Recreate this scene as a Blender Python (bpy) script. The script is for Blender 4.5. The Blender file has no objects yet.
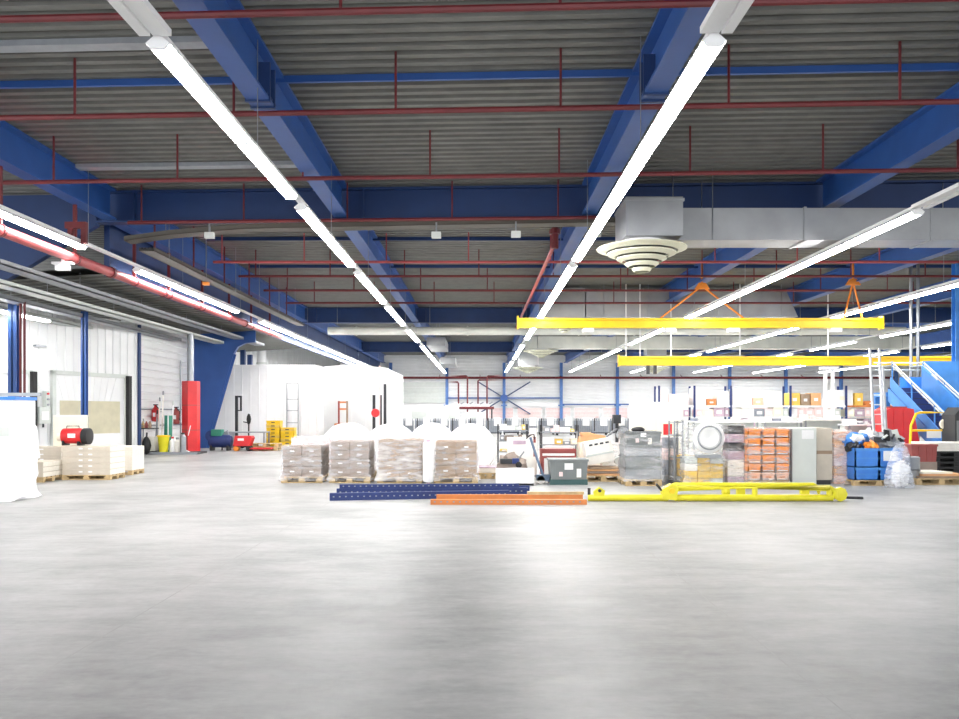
import bpy, bmesh, math, random
from mathutils import Vector, Matrix
random.seed(7)
F, H, CX, HY = 800.0, 1.6, 480.0, 413.0
SK = -0.045                      # the hall's cross members are not quite square to the light rows
col = bpy.context.scene.collection
def PX(px, Y): return (px - CX) * Y / F
def PZ(py, Y): return H + (HY - py) * Y / F
def BY(py): return F * H / (py - HY)
def lin(c):
    c = c / 255.0
    return c / 12.92 if c <= 0.04045 else ((c + 0.055) / 1.055) ** 2.4
# ---------------------------------------------------------------- materials
def mat(name, rgb, rough=0.5, metal=0.0, var=0.10, scale=3.0, bump=0.0, bscale=40.0, spec=0.5):
    m = bpy.data.materials.new(name); m.use_nodes = True
    nt = m.node_tree; n = nt.nodes; l = nt.links
    b = n['Principled BSDF']
    b.inputs['Roughness'].default_value = rough; b.inputs['Metallic'].default_value = metal
    b.inputs['Specular IOR Level'].default_value = spec
    tc = n.new('ShaderNodeTexCoord'); no = n.new('ShaderNodeTexNoise')
    no.inputs['Scale'].default_value = scale; no.inputs['Detail'].default_value = 5
    l.new(tc.outputs['Object'], no.inputs['Vector'])
    r = n.new('ShaderNodeValToRGB')
    c = [lin(v) for v in rgb]
    r.color_ramp.elements[0].position = 0.3; r.color_ramp.elements[1].position = 0.7
    r.color_ramp.elements[0].color = [v * (1 - var) for v in c] + [1]
    r.color_ramp.elements[1].color = [min(1, v * (1 + var)) for v in c] + [1]
    l.new(no.outputs['Fac'], r.inputs['Fac']); l.new(r.outputs['Color'], b.inputs['Base Color'])
    if bump:
        n2 = n.new('ShaderNodeTexNoise'); n2.inputs['Scale'].default_value = bscale
        l.new(tc.outputs['Object'], n2.inputs['Vector'])
        bp = n.new('ShaderNodeBump'); bp.inputs['Strength'].default_value = bump
        bp.inputs['Distance'].default_value = 0.02
        l.new(n2.outputs['Fac'], bp.inputs['Height']); l.new(bp.outputs['Normal'], b.inputs['Normal'])
    return m
def film_mat(name, tint=(0.9, 0.9, 0.92), clear=0.62, rough=0.18):
    m = bpy.data.materials.new(name); m.use_nodes = True
    nt = m.node_tree; n = nt.nodes; l = nt.links
    b = n['Principled BSDF']; b.inputs['Base Color'].default_value = (*tint, 1)
    b.inputs['Roughness'].default_value = rough
    tr = n.new('ShaderNodeBsdfTransparent'); mx = n.new('ShaderNodeMixShader')
    tc = n.new('ShaderNodeTexCoord'); no = n.new('ShaderNodeTexNoise')
    mp = n.new('ShaderNodeMapping'); mp.inputs['Scale'].default_value = (1, 1, 4)
    no.inputs['Scale'].default_value = 3.2; no.inputs['Detail'].default_value = 6
    l.new(tc.outputs['Object'], mp.inputs['Vector']); l.new(mp.outputs['Vector'], no.inputs['Vector'])
    mr = n.new('ShaderNodeMapRange'); mr.inputs['From Min'].default_value = 0.35; mr.inputs['From Max'].default_value = 0.72
    mr.inputs['To Min'].default_value = 1 - clear - 0.14; mr.inputs['To Max'].default_value = 1 - clear + 0.3
    l.new(no.outputs['Fac'], mr.inputs['Value'])
    bp = n.new('ShaderNodeBump'); bp.inputs['Strength'].default_value = 0.7; bp.inputs['Distance'].default_value = 0.03
    l.new(no.outputs['Fac'], bp.inputs['Height']); l.new(bp.outputs['Normal'], b.inputs['Normal'])
    l.new(mr.outputs['Result'], mx.inputs['Fac']); l.new(tr.outputs['BSDF'], mx.inputs[1])
    l.new(b.outputs['BSDF'], mx.inputs[2]); l.new(mx.outputs['Shader'], n['Material Output'].inputs['Surface'])
    return m
def glow_mat(name, rgb, s):
    m = bpy.data.materials.new(name); m.use_nodes = True
    b = m.node_tree.nodes['Principled BSDF']
    b.inputs['Base Color'].default_value = (.9, .9, .9, 1)
    b.inputs['Emission Color'].default_value = (*rgb, 1); b.inputs['Emission Strength'].default_value = s
    return m
def floor_mat():
    m = bpy.data.materials.new('polished_concrete'); m.use_nodes = True
    nt = m.node_tree; n = nt.nodes; l = nt.links; b = n['Principled BSDF']
    tc = n.new('ShaderNodeTexCoord')
    def noise(s, d, sc=(1, 1, 1), rough=0.6):
        mp = n.new('ShaderNodeMapping'); mp.inputs['Scale'].default_value = sc
        l.new(tc.outputs['Object'], mp.inputs['Vector'])
        q = n.new('ShaderNodeTexNoise'); q.inputs['Scale'].default_value = s; q.inputs['Detail'].default_value = d
        q.inputs['Roughness'].default_value = rough
        l.new(mp.outputs['Vector'], q.inputs['Vector']); return q.outputs['Fac']
    def math_(op, a, bb):
        q = n.new('ShaderNodeMath'); q.operation = op
        for i, v in enumerate((a, bb)):
            if v is None: continue
            if hasattr(v, 'links'): l.new(v, q.inputs[i])
            else: q.inputs[i].default_value = v
        return q.outputs[0]
    big = noise(0.35, 6); mid = noise(1.6, 8, (0.6, 1.6, 1), 0.7); fine = noise(14, 6); scuff = noise(2.2, 9, (0.6, 1.6, 1), 0.75)
    s = math_('ADD', math_('MULTIPLY', big, 0.40), math_('ADD', math_('MULTIPLY', mid, 0.35), math_('ADD', math_('MULTIPLY', fine, 0.08), math_('MULTIPLY', scuff, 0.22))))
    r = n.new('ShaderNodeValToRGB'); r.color_ramp.elements[0].position = 0.42; r.color_ramp.elements[1].position = 0.66
    r.color_ramp.elements[0].color = (FLO * .97, FLO * 1.0, FLO * .965, 1); r.color_ramp.elements[1].color = (FHI, FHI, FHI * .985, 1)
    l.new(s, r.inputs['Fac'])
    sx = n.new('ShaderNodeSeparateXYZ'); l.new(tc.outputs['Object'], sx.inputs[0])
    def joint(sock, off, per, w):
        q = math_('PINGPONG', math_('SUBTRACT', sock, off), per / 2.0)
        return math_('LESS_THAN', q, w)
    j = math_('MAXIMUM', joint(sx.outputs['X'], 1.95, 4.65, 0.006), joint(sx.outputs['Y'], 1.5, 9.0, 0.006))
    mx = n.new('ShaderNodeMix'); mx.data_type = 'RGBA'; l.new(j, mx.inputs['Factor'])
    l.new(r.outputs['Color'], mx.inputs['A']); mx.inputs['B'].default_value = (.30, .30, .29, 1)
    # dark stains
    st = noise(0.9, 3); st2 = math_('GREATER_THAN', st, 0.735)
    mx2 = n.new('ShaderNodeMix'); mx2.data_type = 'RGBA'; l.new(math_('MULTIPLY', st2, 0.18), mx2.inputs['Factor'])
    l.new(mx.outputs['Result'], mx2.inputs['A']); mx2.inputs['B'].default_value = (.18, .17, .15, 1)
    l.new(mx2.outputs['Result'], b.inputs['Base Color'])
    rr = n.new('ShaderNodeMapRange'); rr.inputs['From Min'].default_value = .3; rr.inputs['From Max'].default_value = .75
    rr.inputs['To Min'].default_value = .36; rr.inputs['To Max'].default_value = .56
    l.new(mid, rr.inputs['Value']); l.new(rr.outputs['Result'], b.inputs['Roughness'])
    b.inputs['Specular IOR Level'].default_value = 0.30
    bp = n.new('ShaderNodeBump'); bp.inputs['Strength'].default_value = 0.05; bp.inputs['Distance'].default_value = 0.02
    l.new(fine, bp.inputs['Height']); l.new(bp.outputs['Normal'], b.inputs['Normal'])
    return m
FLO, FHI = 0.21, 0.50
M = dict(
 deck=mat('galvanised_deck', (104, 104, 99), .55, .0, .14, 2.5),
 blue=mat('blue_steel_paint', (40, 82, 150), .45, 0, .10, 1.5),
 blued=mat('dark_blue_steel_paint', (28, 56, 104), .5, 0, .10, 1.5),
 blue_l=mat('light_blue_paint', (70, 140, 215), .45, 0, .10, 3),
 navy=mat('navy_rack_paint', (34, 52, 108), .6, 0, .12, 4),
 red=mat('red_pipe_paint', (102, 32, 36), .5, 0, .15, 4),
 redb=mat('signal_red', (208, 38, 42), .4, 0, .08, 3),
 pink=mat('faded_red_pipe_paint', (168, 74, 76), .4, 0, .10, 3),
 yellow=mat('safety_yellow', (248, 205, 20), .4, 0, .07, 3),
 lemon=mat('lemon_yellow_paint', (226, 216, 42), .4, 0, .08, 5),
 orange=mat('orange_rack_paint', (208, 126, 66), .5, 0, .10, 5),
 orangeb=mat('bright_orange_plastic', (244, 146, 48), .4, 0, .10, 6),
 white=mat('white_paint', (236, 236, 236), .5, 0, .03, 2),
 clad=mat('white_cladding', (232, 233, 233), .45, 0, .04, 1),
 offw=mat('off_white_paper', (238, 234, 226), .7, 0, .05, 5),
 cream=mat('cream_panel', (238, 232, 212), .6, 0, .04, 3),
 duct=mat('galvanised_duct', (158, 160, 162), .42, .45, .12, 1.2),
 ductw=mat('pale_duct', (222, 224, 214), .5, 0, .06, 2),
 diff=mat('diffuser_cream', (214, 214, 190), .5, 0, .06, 3),
 grey=mat('grey_plastic', (112, 118, 118), .45, 0, .08, 5),
 greyl=mat('light_grey_paint', (204, 209, 204), .5, 0, .04, 4),
 greym=mat('mid_grey_paint', (150, 154, 158), .5, 0, .08, 6),
 dark=mat('dark_plastic', (42, 44, 48), .5, 0, .15, 6),
 black=mat('black_rubber', (26, 26, 28), .6, 0, .1, 6),
 alu=mat('aluminium', (205, 208, 212), .35, .7, .06, 5),
 steel=mat('bare_steel', (150, 154, 158), .35, .8, .10, 5),
 wood=mat('pallet_wood', (196, 170, 126), .75, 0, .20, 9, .3),
 card=mat('cardboard', (158, 136, 114), .75, 0, .12, 5),
 cardg=mat('greyish_cardboard', (150, 136, 126), .75, 0, .10, 4),
 cardo=mat('orange_brown_card', (226, 172, 122), .7, 0, .10, 4),
 ream=mat('paper_ream_wrap', (202, 192, 176), .6, 0, .06, 6),
 reamside=mat('pale_paper_edges', (234, 228, 216), .7, 0, .05, 12),
 bluep=mat('blue_plastic', (58, 130, 218), .4, 0, .10, 4),
 teal=mat('green_plastic', (48, 130, 108), .5, 0, .10, 5),
 brick=mat('brown_red_plastic', (150, 70, 66), .5, 0, .08, 6),
 pinkp=mat('pale_pink_print', (236, 210, 208), .6, 0, .08, 6),
 peach=mat('peach_carton', (236, 186, 156), .65, 0, .12, 8),
 yel_c=mat('amber_carton', (234, 196, 92), .6, 0, .12, 8),
 purple=mat('mauve_print', (190, 166, 182), .6, 0, .15, 8),
 reel=mat('white_roll_wrap', (244, 244, 246), .35, 0, .02, 2),
 lead=mat('grey_strip', (134, 140, 150), .6, 0, .10, 8),
 film=film_mat('stretch_film', clear=.86), filmm=film_mat('milky_stretch_film', (.95, .95, .97), .72),
 bag=film_mat('clear_bag_film', (.88, .92, 1.0), .74, .15),
 curtain=film_mat('translucent_curtain', (.86, .88, .9), .2, .4),
 beige=mat('beige_curtain_window', (196, 190, 162), .5, 0, .08, 3),
 glass=film_mat('pale_glass', (.92, .94, .96), .25, .1),
 hazeblue=mat('hazed_blue_paint', (78, 118, 180), .5), jackblue=mat('grey_blue_paint', (104, 124, 148), .45),  # far column blue lightened in the colour itself to imitate haze and offset backlight
 tray=mat('brown_grey_tray', (84, 80, 72), .6), tealbase=mat('dark_teal_plastic', (58, 92, 92), .5),
 core=mat('diffuser_gap_shade', (64, 64, 54), .7),  # shade between the diffuser rings, put into a dark colour
 tube=glow_mat('lit_tube', (1.0, .985, .97), 36.0),
)
# ---------------------------------------------------------------- mesh builder
class MB:
    def __init__(s): s.bm = bmesh.new()
    def box(s, x0, x1, y0, y1, z0, z1, bev=0, rot=None, piv=None):
        b = bmesh.new()
        v = [b.verts.new((x, y, z)) for z in (z0, z1) for y in (y0, y1) for x in (x0, x1)]
        for q in ((0, 2, 3, 1), (4, 5, 7, 6), (0, 1, 5, 4), (2, 6, 7, 3), (0, 4, 6, 2), (1, 3, 7, 5)):
            b.faces.new([v[i] for i in q])
        if bev: bmesh.ops.bevel(b, geom=b.edges[:], offset=bev, segments=2, affect='EDGES', profile=.7)
        if rot is not None:
            p = Vector(piv if piv else ((x0 + x1) / 2, (y0 + y1) / 2, (z0 + z1) / 2))
            bmesh.ops.transform(b, matrix=Matrix.Translation(p) @ rot @ Matrix.Translation(-p), verts=b.verts)
        s.add(b); return s
    def add(s, b):
        me = bpy.data.meshes.new('t'); b.to_mesh(me); b.free(); s.bm.from_mesh(me); bpy.data.meshes.remove(me)
    def tube(s, pts, r, n=8, cap=True):
        pts = [Vector(p) for p in pts]; rs = r if isinstance(r, (list, tuple)) else [r] * len(pts)
        up = None; rings = []
        for i, p in enumerate(pts):
            d = (pts[min(i + 1, len(pts) - 1)] - pts[max(i - 1, 0)]).normalized()
            if up is None: up = Vector((0, 0, 1)) if abs(d.z) < .9 else Vector((1, 0, 0))
            a = d.cross(up).normalized(); c = a.cross(d).normalized()
            rings.append([s.bm.verts.new(p + (a * math.cos(t) + c * math.sin(t)) * rs[i]) for t in [2 * math.pi * k / n for k in range(n)]])
        for A, B in zip(rings, rings[1:]):
            for k in range(n): s.bm.faces.new((A[k], A[(k + 1) % n], B[(k + 1) % n], B[k]))
        if cap:
            s.bm.faces.new(rings[0][::-1]); s.bm.faces.new(rings[-1])
        return s
    def bar(s, a, b, w, h=None):      # square bar between two points
        a = Vector(a); b = Vector(b); h = h or w; d = (b - a).normalized()
        up = Vector((0, 0, 1)) if abs(d.z) < .95 else Vector((0, 1, 0))
        x = d.cross(up).normalized() * w / 2; y = x.cross(d).normalized() * h / 2
        A = [s.bm.verts.new(a + p) for p in (x + y, -x + y, -x - y, x - y)]
        B = [s.bm.verts.new(b + p) for p in (x + y, -x + y, -x - y, x - y)]
        for k in range(4): s.bm.faces.new((A[k], A[(k + 1) % 4], B[(k + 1) % 4], B[k]))
        s.bm.faces.new(A[::-1]); s.bm.faces.new(B); return s
    def lathe(s, prof, c=(0, 0, 0), n=24, axis='z', cap=True):
        rings = []
        for r, z in prof:
            R = []
            for k in range(n):
                t = 2 * math.pi * k / n; u, v = r * math.cos(t), r * math.sin(t)
                p = {'z': (u, v, z), 'y': (u, z, -v), 'x': (z, u, v)}[axis]
                R.append(s.bm.verts.new((p[0] + c[0], p[1] + c[1], p[2] + c[2])))
            rings.append(R)
        for A, B in zip(rings, rings[1:]):
            for k in range(n): s.bm.faces.new((A[k], A[(k + 1) % n], B[(k + 1) % n], B[k]))
        if cap and prof[0][0] > 1e-4: s.bm.faces.new(rings[0][::-1])
        if cap and prof[-1][0] > 1e-4: s.bm.faces.new(rings[-1])
        return s
    def prism(s, poly, a, b, axis='y'):
        def P(u, v, w): return {'y': (u, w, v), 'x': (w, u, v), 'z': (u, v, w)}[axis]
        A = [s.bm.verts.new(P(u, v, a)) for u, v in poly]; B = [s.bm.verts.new(P(u, v, b)) for u, v in poly]
        n = len(poly)
        for k in range(n): s.bm.faces.new((A[k], A[(k + 1) % n], B[(k + 1) % n], B[k]))
        s.bm.faces.new(A[::-1]); s.bm.faces.new(B); return s
    def quad(s, *p): s.bm.faces.new([s.bm.verts.new(q) for q in p]); return s
    def blob(s, c, rx, ry, rz, amp=.2, sub=3, seed=0):
        b = bmesh.new(); bmesh.ops.create_icosphere(b, subdivisions=sub, radius=1)
        from mathutils import noise
        for v in b.verts:
            k = 1 + amp * noise.noise(v.co * 2.3 + Vector((seed * 7.3, seed, 0))) + amp * .5 * noise.noise(v.co * 6 + Vector((seed, 3, 1)))
            v.co = Vector((v.co.x * rx * k, v.co.y * ry * k, max(v.co.z * k, -1) * rz)) + Vector(c)
        s.add(b); return s
    def wrap(s, x0, x1, y0, y1, z0, z1, amp=.015, cuts=7, seed=0, flare=0.0):
        from mathutils import noise
        b = bmesh.new()
        v = [b.verts.new((x, y, z)) for z in (z0, z1) for y in (y0, y1) for x in (x0, x1)]
        for q in ((0, 2, 3, 1), (4, 5, 7, 6), (0, 1, 5, 4), (2, 6, 7, 3), (0, 4, 6, 2), (1, 3, 7, 5)):
            b.faces.new([v[i] for i in q])
        bmesh.ops.bevel(b, geom=b.edges[:], offset=.02, segments=2, affect='EDGES')
        bmesh.ops.subdivide_edges(b, edges=b.edges[:], cuts=cuts, use_grid_fill=True)
        b.normal_update(); cx, cy = (x0 + x1) / 2, (y0 + y1) / 2
        for w in b.verts:
            k = amp * noise.noise(Vector((w.co.x * 3 + seed, w.co.y * 3, w.co.z * 9)))
            zz = w.co.z; w.co = w.co + w.normal * k
            w.co.z = max(w.co.z, z0)
            if flare:
                t = max(0, 1 - (zz - z0) / .25); f = 1 + flare * t * t
                w.co.x = cx + (w.co.x - cx) * f; w.co.y = cy + (w.co.y - cy) * f
        s.add(b); return s
    def xf(s, m): bmesh.ops.transform(s.bm, matrix=m, verts=s.bm.verts); return s
    def shear(s, k=None):
        for v in s.bm.verts: v.co.y += (SK if k is None else k) * v.co.x
        return s
    def build(s, name, m, parent=None, loc=None, smooth=True):
        bmesh.ops.recalc_face_normals(s.bm, faces=s.bm.faces[:])
        me = bpy.data.meshes.new(name); s.bm.to_mesh(me); s.bm.free()
        me.materials.append(M[m] if isinstance(m, str) else m)
        if smooth:
            for p in me.polygons: p.use_smooth = True
            me.set_sharp_from_angle(angle=math.radians(32))
        o = bpy.data.objects.new(name, me); col.objects.link(o)
        if parent: o.parent = parent
        if loc: o.location = loc
        return o
def tag(o, label, cat, group=None, kind=None):
    if label: o['label'] = label
    if cat: o['category'] = cat
    if group: o['group'] = group
    if kind: o['kind'] = kind
    return o
def thing(name, label, cat, loc=(0, 0, 0), rz=0, group=None):
    o = bpy.data.objects.new(name, None); col.objects.link(o); o.empty_display_size = .2
    o.location = loc; o.rotation_euler = (0, 0, rz); return tag(o, label, cat, group)
def struct(name, mb, m, label=None):
    o = mb.build(name, m); o['kind'] = 'structure'
    if label: o['label'] = label
    return o
def kids(o): return [c for c in col.objects if c.parent == o]
def copy_tree(o, parent=None):
    c = o.copy(); col.objects.link(c)
    if parent: c.parent = parent
    for ch in KIDS.get(o.name, None) or kids(o): copy_tree(ch, c)
    return c
KIDS = {}
COLN = dict(offw='off-white', white='white', greyl='light grey', cream='cream', pinkp='pale pink', steel='steel grey', yel_c='amber', cardg='grey-brown', lead='grey', purple='mauve', orange='orange', peach='peach', card='brown', cardo='orange-brown')
ORD = ['nearest the camera', 'second', 'third', 'fourth', 'fifth', 'sixth', 'seventh', 'eighth', 'ninth', 'tenth', 'eleventh', 'twelfth',
       'thirteenth', 'fourteenth', 'fifteenth', 'sixteenth', 'seventeenth', 'eighteenth', 'nineteenth', 'twentieth', 'twenty-first',
       'twenty-second', 'twenty-third', 'twenty-fourth', 'twenty-fifth', 'twenty-sixth']
ORN = ['first'] + ORD[1:]
# ================================================================ the hall's shell
ROOF = 7.4
struct('floor', MB().box(-30, 50, -8, 90, -.3, 0), floor_mat())
# ribbed roof deck: trapezoidal ribs running across the hall
def deck(name, x0, x1, y0, y1, z0, z1, pitch, dep, sk=True, th=.12):
    mb = MB(); prof = []; y = y0
    while y < y1:
        prof += [(y, 0), (y + pitch * .45, 0), (y + pitch * .55, dep), (y + pitch * .9, dep)]; y += pitch
    prof.append((y, 0))
    A = [mb.bm.verts.new((x0, p, z0 + d)) for p, d in prof]; B = [mb.bm.verts.new((x1, p, z1 + d)) for p, d in prof]
    for k in range(len(prof) - 1): mb.bm.faces.new((A[k], B[k], B[k + 1], A[k + 1]))
    A2 = [mb.bm.verts.new((x0, p, z0 + dep + th)) for p, d in prof]; B2 = [mb.bm.verts.new((x1, p, z1 + dep + th)) for p, d in prof]
    for k in range(len(prof) - 1): mb.bm.faces.new((A2[k + 1], B2[k + 1], B2[k], A2[k]))
    if sk: mb.shear()
    return mb
struct('ceiling', deck('d', -24, 48, -9, 84, ROOF, ROOF, .30, .06), 'deck')
struct('ceiling_dock', deck('d', -18, -10.15, 21.6, 46, 4.85, 5.35, .5, .07, False), 'deck')
# dark blue fascia between the low dock roof and the main roof
mb = MB(); mb.box(-10.15, -10.0, 21.6, 80, 5.3, ROOF - .02)
struct('wall_fascia', mb, 'blued')
# angled dock wall with vertical ribs
WO = Vector((-16.06, 20.99, 0)); WA = math.atan2(.951, .31)
def ribwall(L, z0, z1, pitch, dep):
    mb = MB(); prof = []; x = 0
    while x < L - 1e-6:
        prof += [(x, 0), (min(L, x + pitch * .8), 0), (min(L, x + pitch * .86), dep), (min(L, x + pitch * .94), dep)]; x += pitch
    prof.append((L, 0))
    poly = prof + [(L, .25), (0, .25)]
    # prism along z
    A = [mb.bm.verts.new((u, v, z0)) for u, v in poly]; B = [mb.bm.verts.new((u, v, z1)) for u, v in poly]
    n = len(poly)
    for k in range(n): mb.bm.faces.new((A[k], A[(k + 1) % n], B[(k + 1) % n], B[k]))
    return mb
w = struct('wall_left', ribwall(10, 0, 5.0, .36, .03), 'clad'); w.location = WO; w.rotation_euler.z = WA
def wallthing(name, label, cat, u, z=0, d=0):
    c, s = math.cos(WA), math.sin(WA)
    return thing(name, label, cat, (WO.x + u * c + d * s, WO.y + u * s - d * c, z), WA)
# second stretch, horizontal cladding
mb = MB()
for k in range(17):
    z = k * .3; mb.prism([(-13.28, z), (-13.22, z + .05), (-13.22, z + .25), (-13.28, z + .295)], 30.2, 36.4, 'y')
mb.box(-13.55, -13.27, 30.2, 36.4, 0, 5.1)
struct('wall_left_rear', mb, 'clad')
mb = MB(); mb.box(-14.3, -14.0, 37.2, 80, 0, ROOF)
for k in range(60): mb.box(-14.02, -13.97, 37.4 + k * .7, 37.5 + k * .7, 0, 7)
struct('wall_left_far', mb, 'clad')
struct('wall_right', MB().box(46.5, 46.8, 10, 80.3, 0, ROOF), 'clad')
mb = MB(); mb.box(-14.3, 46.8, 80, 80.3, 0, ROOF)
for k in range(24):
    z = k * .3; mb.prism([(79.99, z), (79.94, z + .03), (79.94, z + .26), (79.99, z + .295)], -14, 46, 'x')
struct('wall_back', mb, 'clad')
# ================================================================ overhead steel
def ibeam(mb, a, b, axis, c, zb, zt, fl=.36, ft=.05, web=.03):
    # I-section: axis 'y' runs along Y at x=c ; axis 'x' runs along X at y=c
    for x0, x1, z0, z1 in ((-fl / 2, fl / 2, zb, zb + ft), (-web / 2, web / 2, zb + ft, zt - ft), (-fl / 2, fl / 2, zt - ft, zt)):
        if axis == 'y': mb.box(c + x0, c + x1, a, b, z0, z1)
        else: mb.box(a, b, c + x0, c + x1, z0, z1)
    return mb
GY = [20.5, 44.0, 65.0]; BX = [-9.6, -3.55, 2.75, 8.55, 14.5, 20.5, 26.5, 32.5, 38.5]
BN = ['far left', 'left of centre', 'right of centre', 'right', 'second right', 'third right', 'fourth right', 'fifth right', 'rightmost']
segs = [(-8, GY[0] - .2), (GY[0] + .2, GY[1] - .2), (GY[1] + .2, GY[2] - .2), (GY[2] + .2, 79.95)]
SN = ['in front of the first cross girder', 'between the first and second cross girders', 'between the second and third cross girders', 'between the third cross girder and the back wall']
for i, x in enumerate(BX):
    for j, (a, b) in enumerate(segs):
        if abs(PX(0, 1)) and (CX + F * x / b) > 990: continue
        e = b + (SK * x if b < 30 else 0); s_ = a + (SK * x if 15 < a < 30 else 0)
        t = thing('roof_beam', f'{BN[i]} lengthways blue roof beam {SN[j]}', 'beam', (x, 0, 0))
        mb = MB(); ibeam(mb, s_, e, 'y', 0, 6.6, ROOF - .01); o = mb.build('beam_profile', 'blue', t)
        mb = MB()
        if j == 0:
            for yy in (12.6, 12.9): mb.box(-.2, .2, yy + SK * x, yy + .05 + SK * x, 6.57, 7.2)
            for yy in (12.62, 12.8):
                for q in (-.15, .15): mb.tube([(q, yy + SK * x - .06, 6.7), (q, yy + SK * x + .3, 6.7)], .025, 6)
        else:
            mb.box(-.17, .17, s_ + .02, s_ + .05, 6.6, 7.35)
        mb.build('splice_plate', 'blued', t)
GN = ['first cross girder', 'second cross girder', 'third cross girder']
for j, y in enumerate(GY):
    t = thing('cross_girder', f'dark blue {GN[j]} from the camera spanning the hall', 'beam', (0, y, 0))
    mb = MB(); ibeam(mb, -10.0, 46, 'x', 0, 6.55, ROOF - .02, .32)
    if j == 0: mb.shear()
    mb.build('girder_profile', 'blued', t)
    mb = MB()
    x = -9
    while x < 46:
        mb.box(x - .02, x + .02, -.14, .14, 6.6, ROOF - .05); x += 6
    if j == 0: mb.shear()
    mb.build('stiffener', 'blued', t)
    if j == 0:
        mb = MB(); mb.prism([(-14.5, 5.1), (-12.4, 5.1), (-10, 6.5), (-10, 7.3), (-14.5, 7.3)], -.10, .10, 'y').shear()
        mb.build('haunch', 'blued', t)
# purlins under the deck
for py, m, nm, x0, x1 in ((84, 'blue', 'thin blue purlin across the front roof bay', -24, 30), (46, 'greym', 'wide grey purlin plate at the top left of the roof', -14, -3.8),
                          (168, 'greym', 'thin grey purlin just before the first cross girder on the left', -9.4, -3.8), (243, 'blued', 'dark purlin just beyond the first cross girder', -9, 30),
                          (270, 'blued', 'dark purlin in the middle of the second roof bay', -9, 34)):
    d = .12 if m != 'greym' else .10; Y = F * (7.2 - H) / (HY - py)
    mb = MB(); mb.box(x0, x1, -.03 if m != 'greym' else -.12, .03 if m != 'greym' else .12, ROOF - d, ROOF - .005)
    if Y < 24: mb.shear()
    o = mb.build('roof_purlin', m, None, (0, Y, 0)); tag(o, nm, 'purlin')
# tapered blue portal column at the far left corner
t = thing('portal_column', 'wide tapered blue steel portal column beside the red guard at far left', 'column', (0, 36.5, 0))
poly = [(-13.65, 0), (-12.50, 0), (-11.25, 4.3), (-11.05, 4.62), (-10.7, 4.8), (-10.25, 4.85), (-10.25, 6.9), (-13.65, 6.9)]
MB().prism(poly, .0, .1, 'y').build('web_plate', 'blue', t)
mb = MB()
for a, b in zip(poly[1:5], poly[2:6]): mb.bar((a[0], .05, a[1]), (b[0], .05, b[1]), .24, .03)
mb.build('inner_flange', 'blue', t)
MB().box(-13.7, -13.62, -.15, .25, 0, 6.9).build('outer_flange', 'blued', t)
# slim posts by the dock wall
def post(px, Y, w, ztop, label, m='blue'):
    t = thing('steel_post', label, 'post', (PX(px, Y), Y, 0))
    mb = MB()
    for x0, x1, y0, y1 in ((-w / 2, w / 2, -w / 2, -w / 2 + .03), (-w / 2, w / 2, w / 2 - .03, w / 2), (-.02, .02, -w / 2, w / 2)): mb.box(x0, x1, y0, y1, 0, ztop)
    mb.build('post_profile', m, t); MB().box(-w * .7, w * .7, -w * .7, w * .7, 0, .025).build('base_plate', m, t)
    return t
t = post(14.5, 22.6, .24, 4.85, 'wide blue steel post at the left edge of the picture')
post(84.5, 25.6, .16, 4.85, 'slim blue post in front of the curtained dock door')
for px in (20.5, 24.5):
    x = PX(px, 22.3)
    o = MB().tube([(0, 0, 0), (0, 0, 4.7)], .035, 8).build('red_riser_pipe', 'red', None, (x, 22.3, 0))
    tag(o, 'thin dark red riser pipe ' + ('closest to' if px < 22 else 'a step right of') + ' the blue post at the left edge', 'pipe')
# --------------------------------------------------------------- light rows
proto_len = 3.0
RX = [-9.4, -3.42, 2.47, 8.55, 14.55, 20.6, 26.6, 32.6]
RN = ['light row beside the pink pipe', 'light row left of centre', 'light row right of centre', 'second light row right of centre', 'third light row right of centre',
      'fourth light row right of centre', 'fifth light row right of centre', 'sixth light row right of centre']
ZL = 5.47
def luminaire():
    t = thing('ceiling_light', '', 'ceiling light')
    MB().prism([(-.04, .13), (.04, .13), (.13, .05), (-.13, .05)], 0, 2.98, 'y').build('housing', 'white', t)
    MB().prism([(-.115, .048), (-.08, 0), (.08, 0), (.115, .048)], .03, 2.95, 'y').build('lit_tube', 'tube', t)
    for y in (.0, 2.955): MB().prism([(-.12, .05), (-.08, -.008), (.08, -.008), (.12, .05)], y, y + .025, 'y').build('end_cap', 'white', t)
    return t
lp = luminaire(); KIDS[lp.name] = kids(lp)
first = True
gaps = {0: [19.0, 31.2], 1: [14.5, 21.6, 28.7, 37, 46, 56], 2: [20.5, 45, 60], 3: [48], 4: [52], 5: [43, 52], 6: [50], 7: [55]}
y0r = {0: 9.9, 1: 8.48, 2: 8.42, 3: 15.6, 4: 21, 5: 26, 6: 33, 7: 40}
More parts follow.
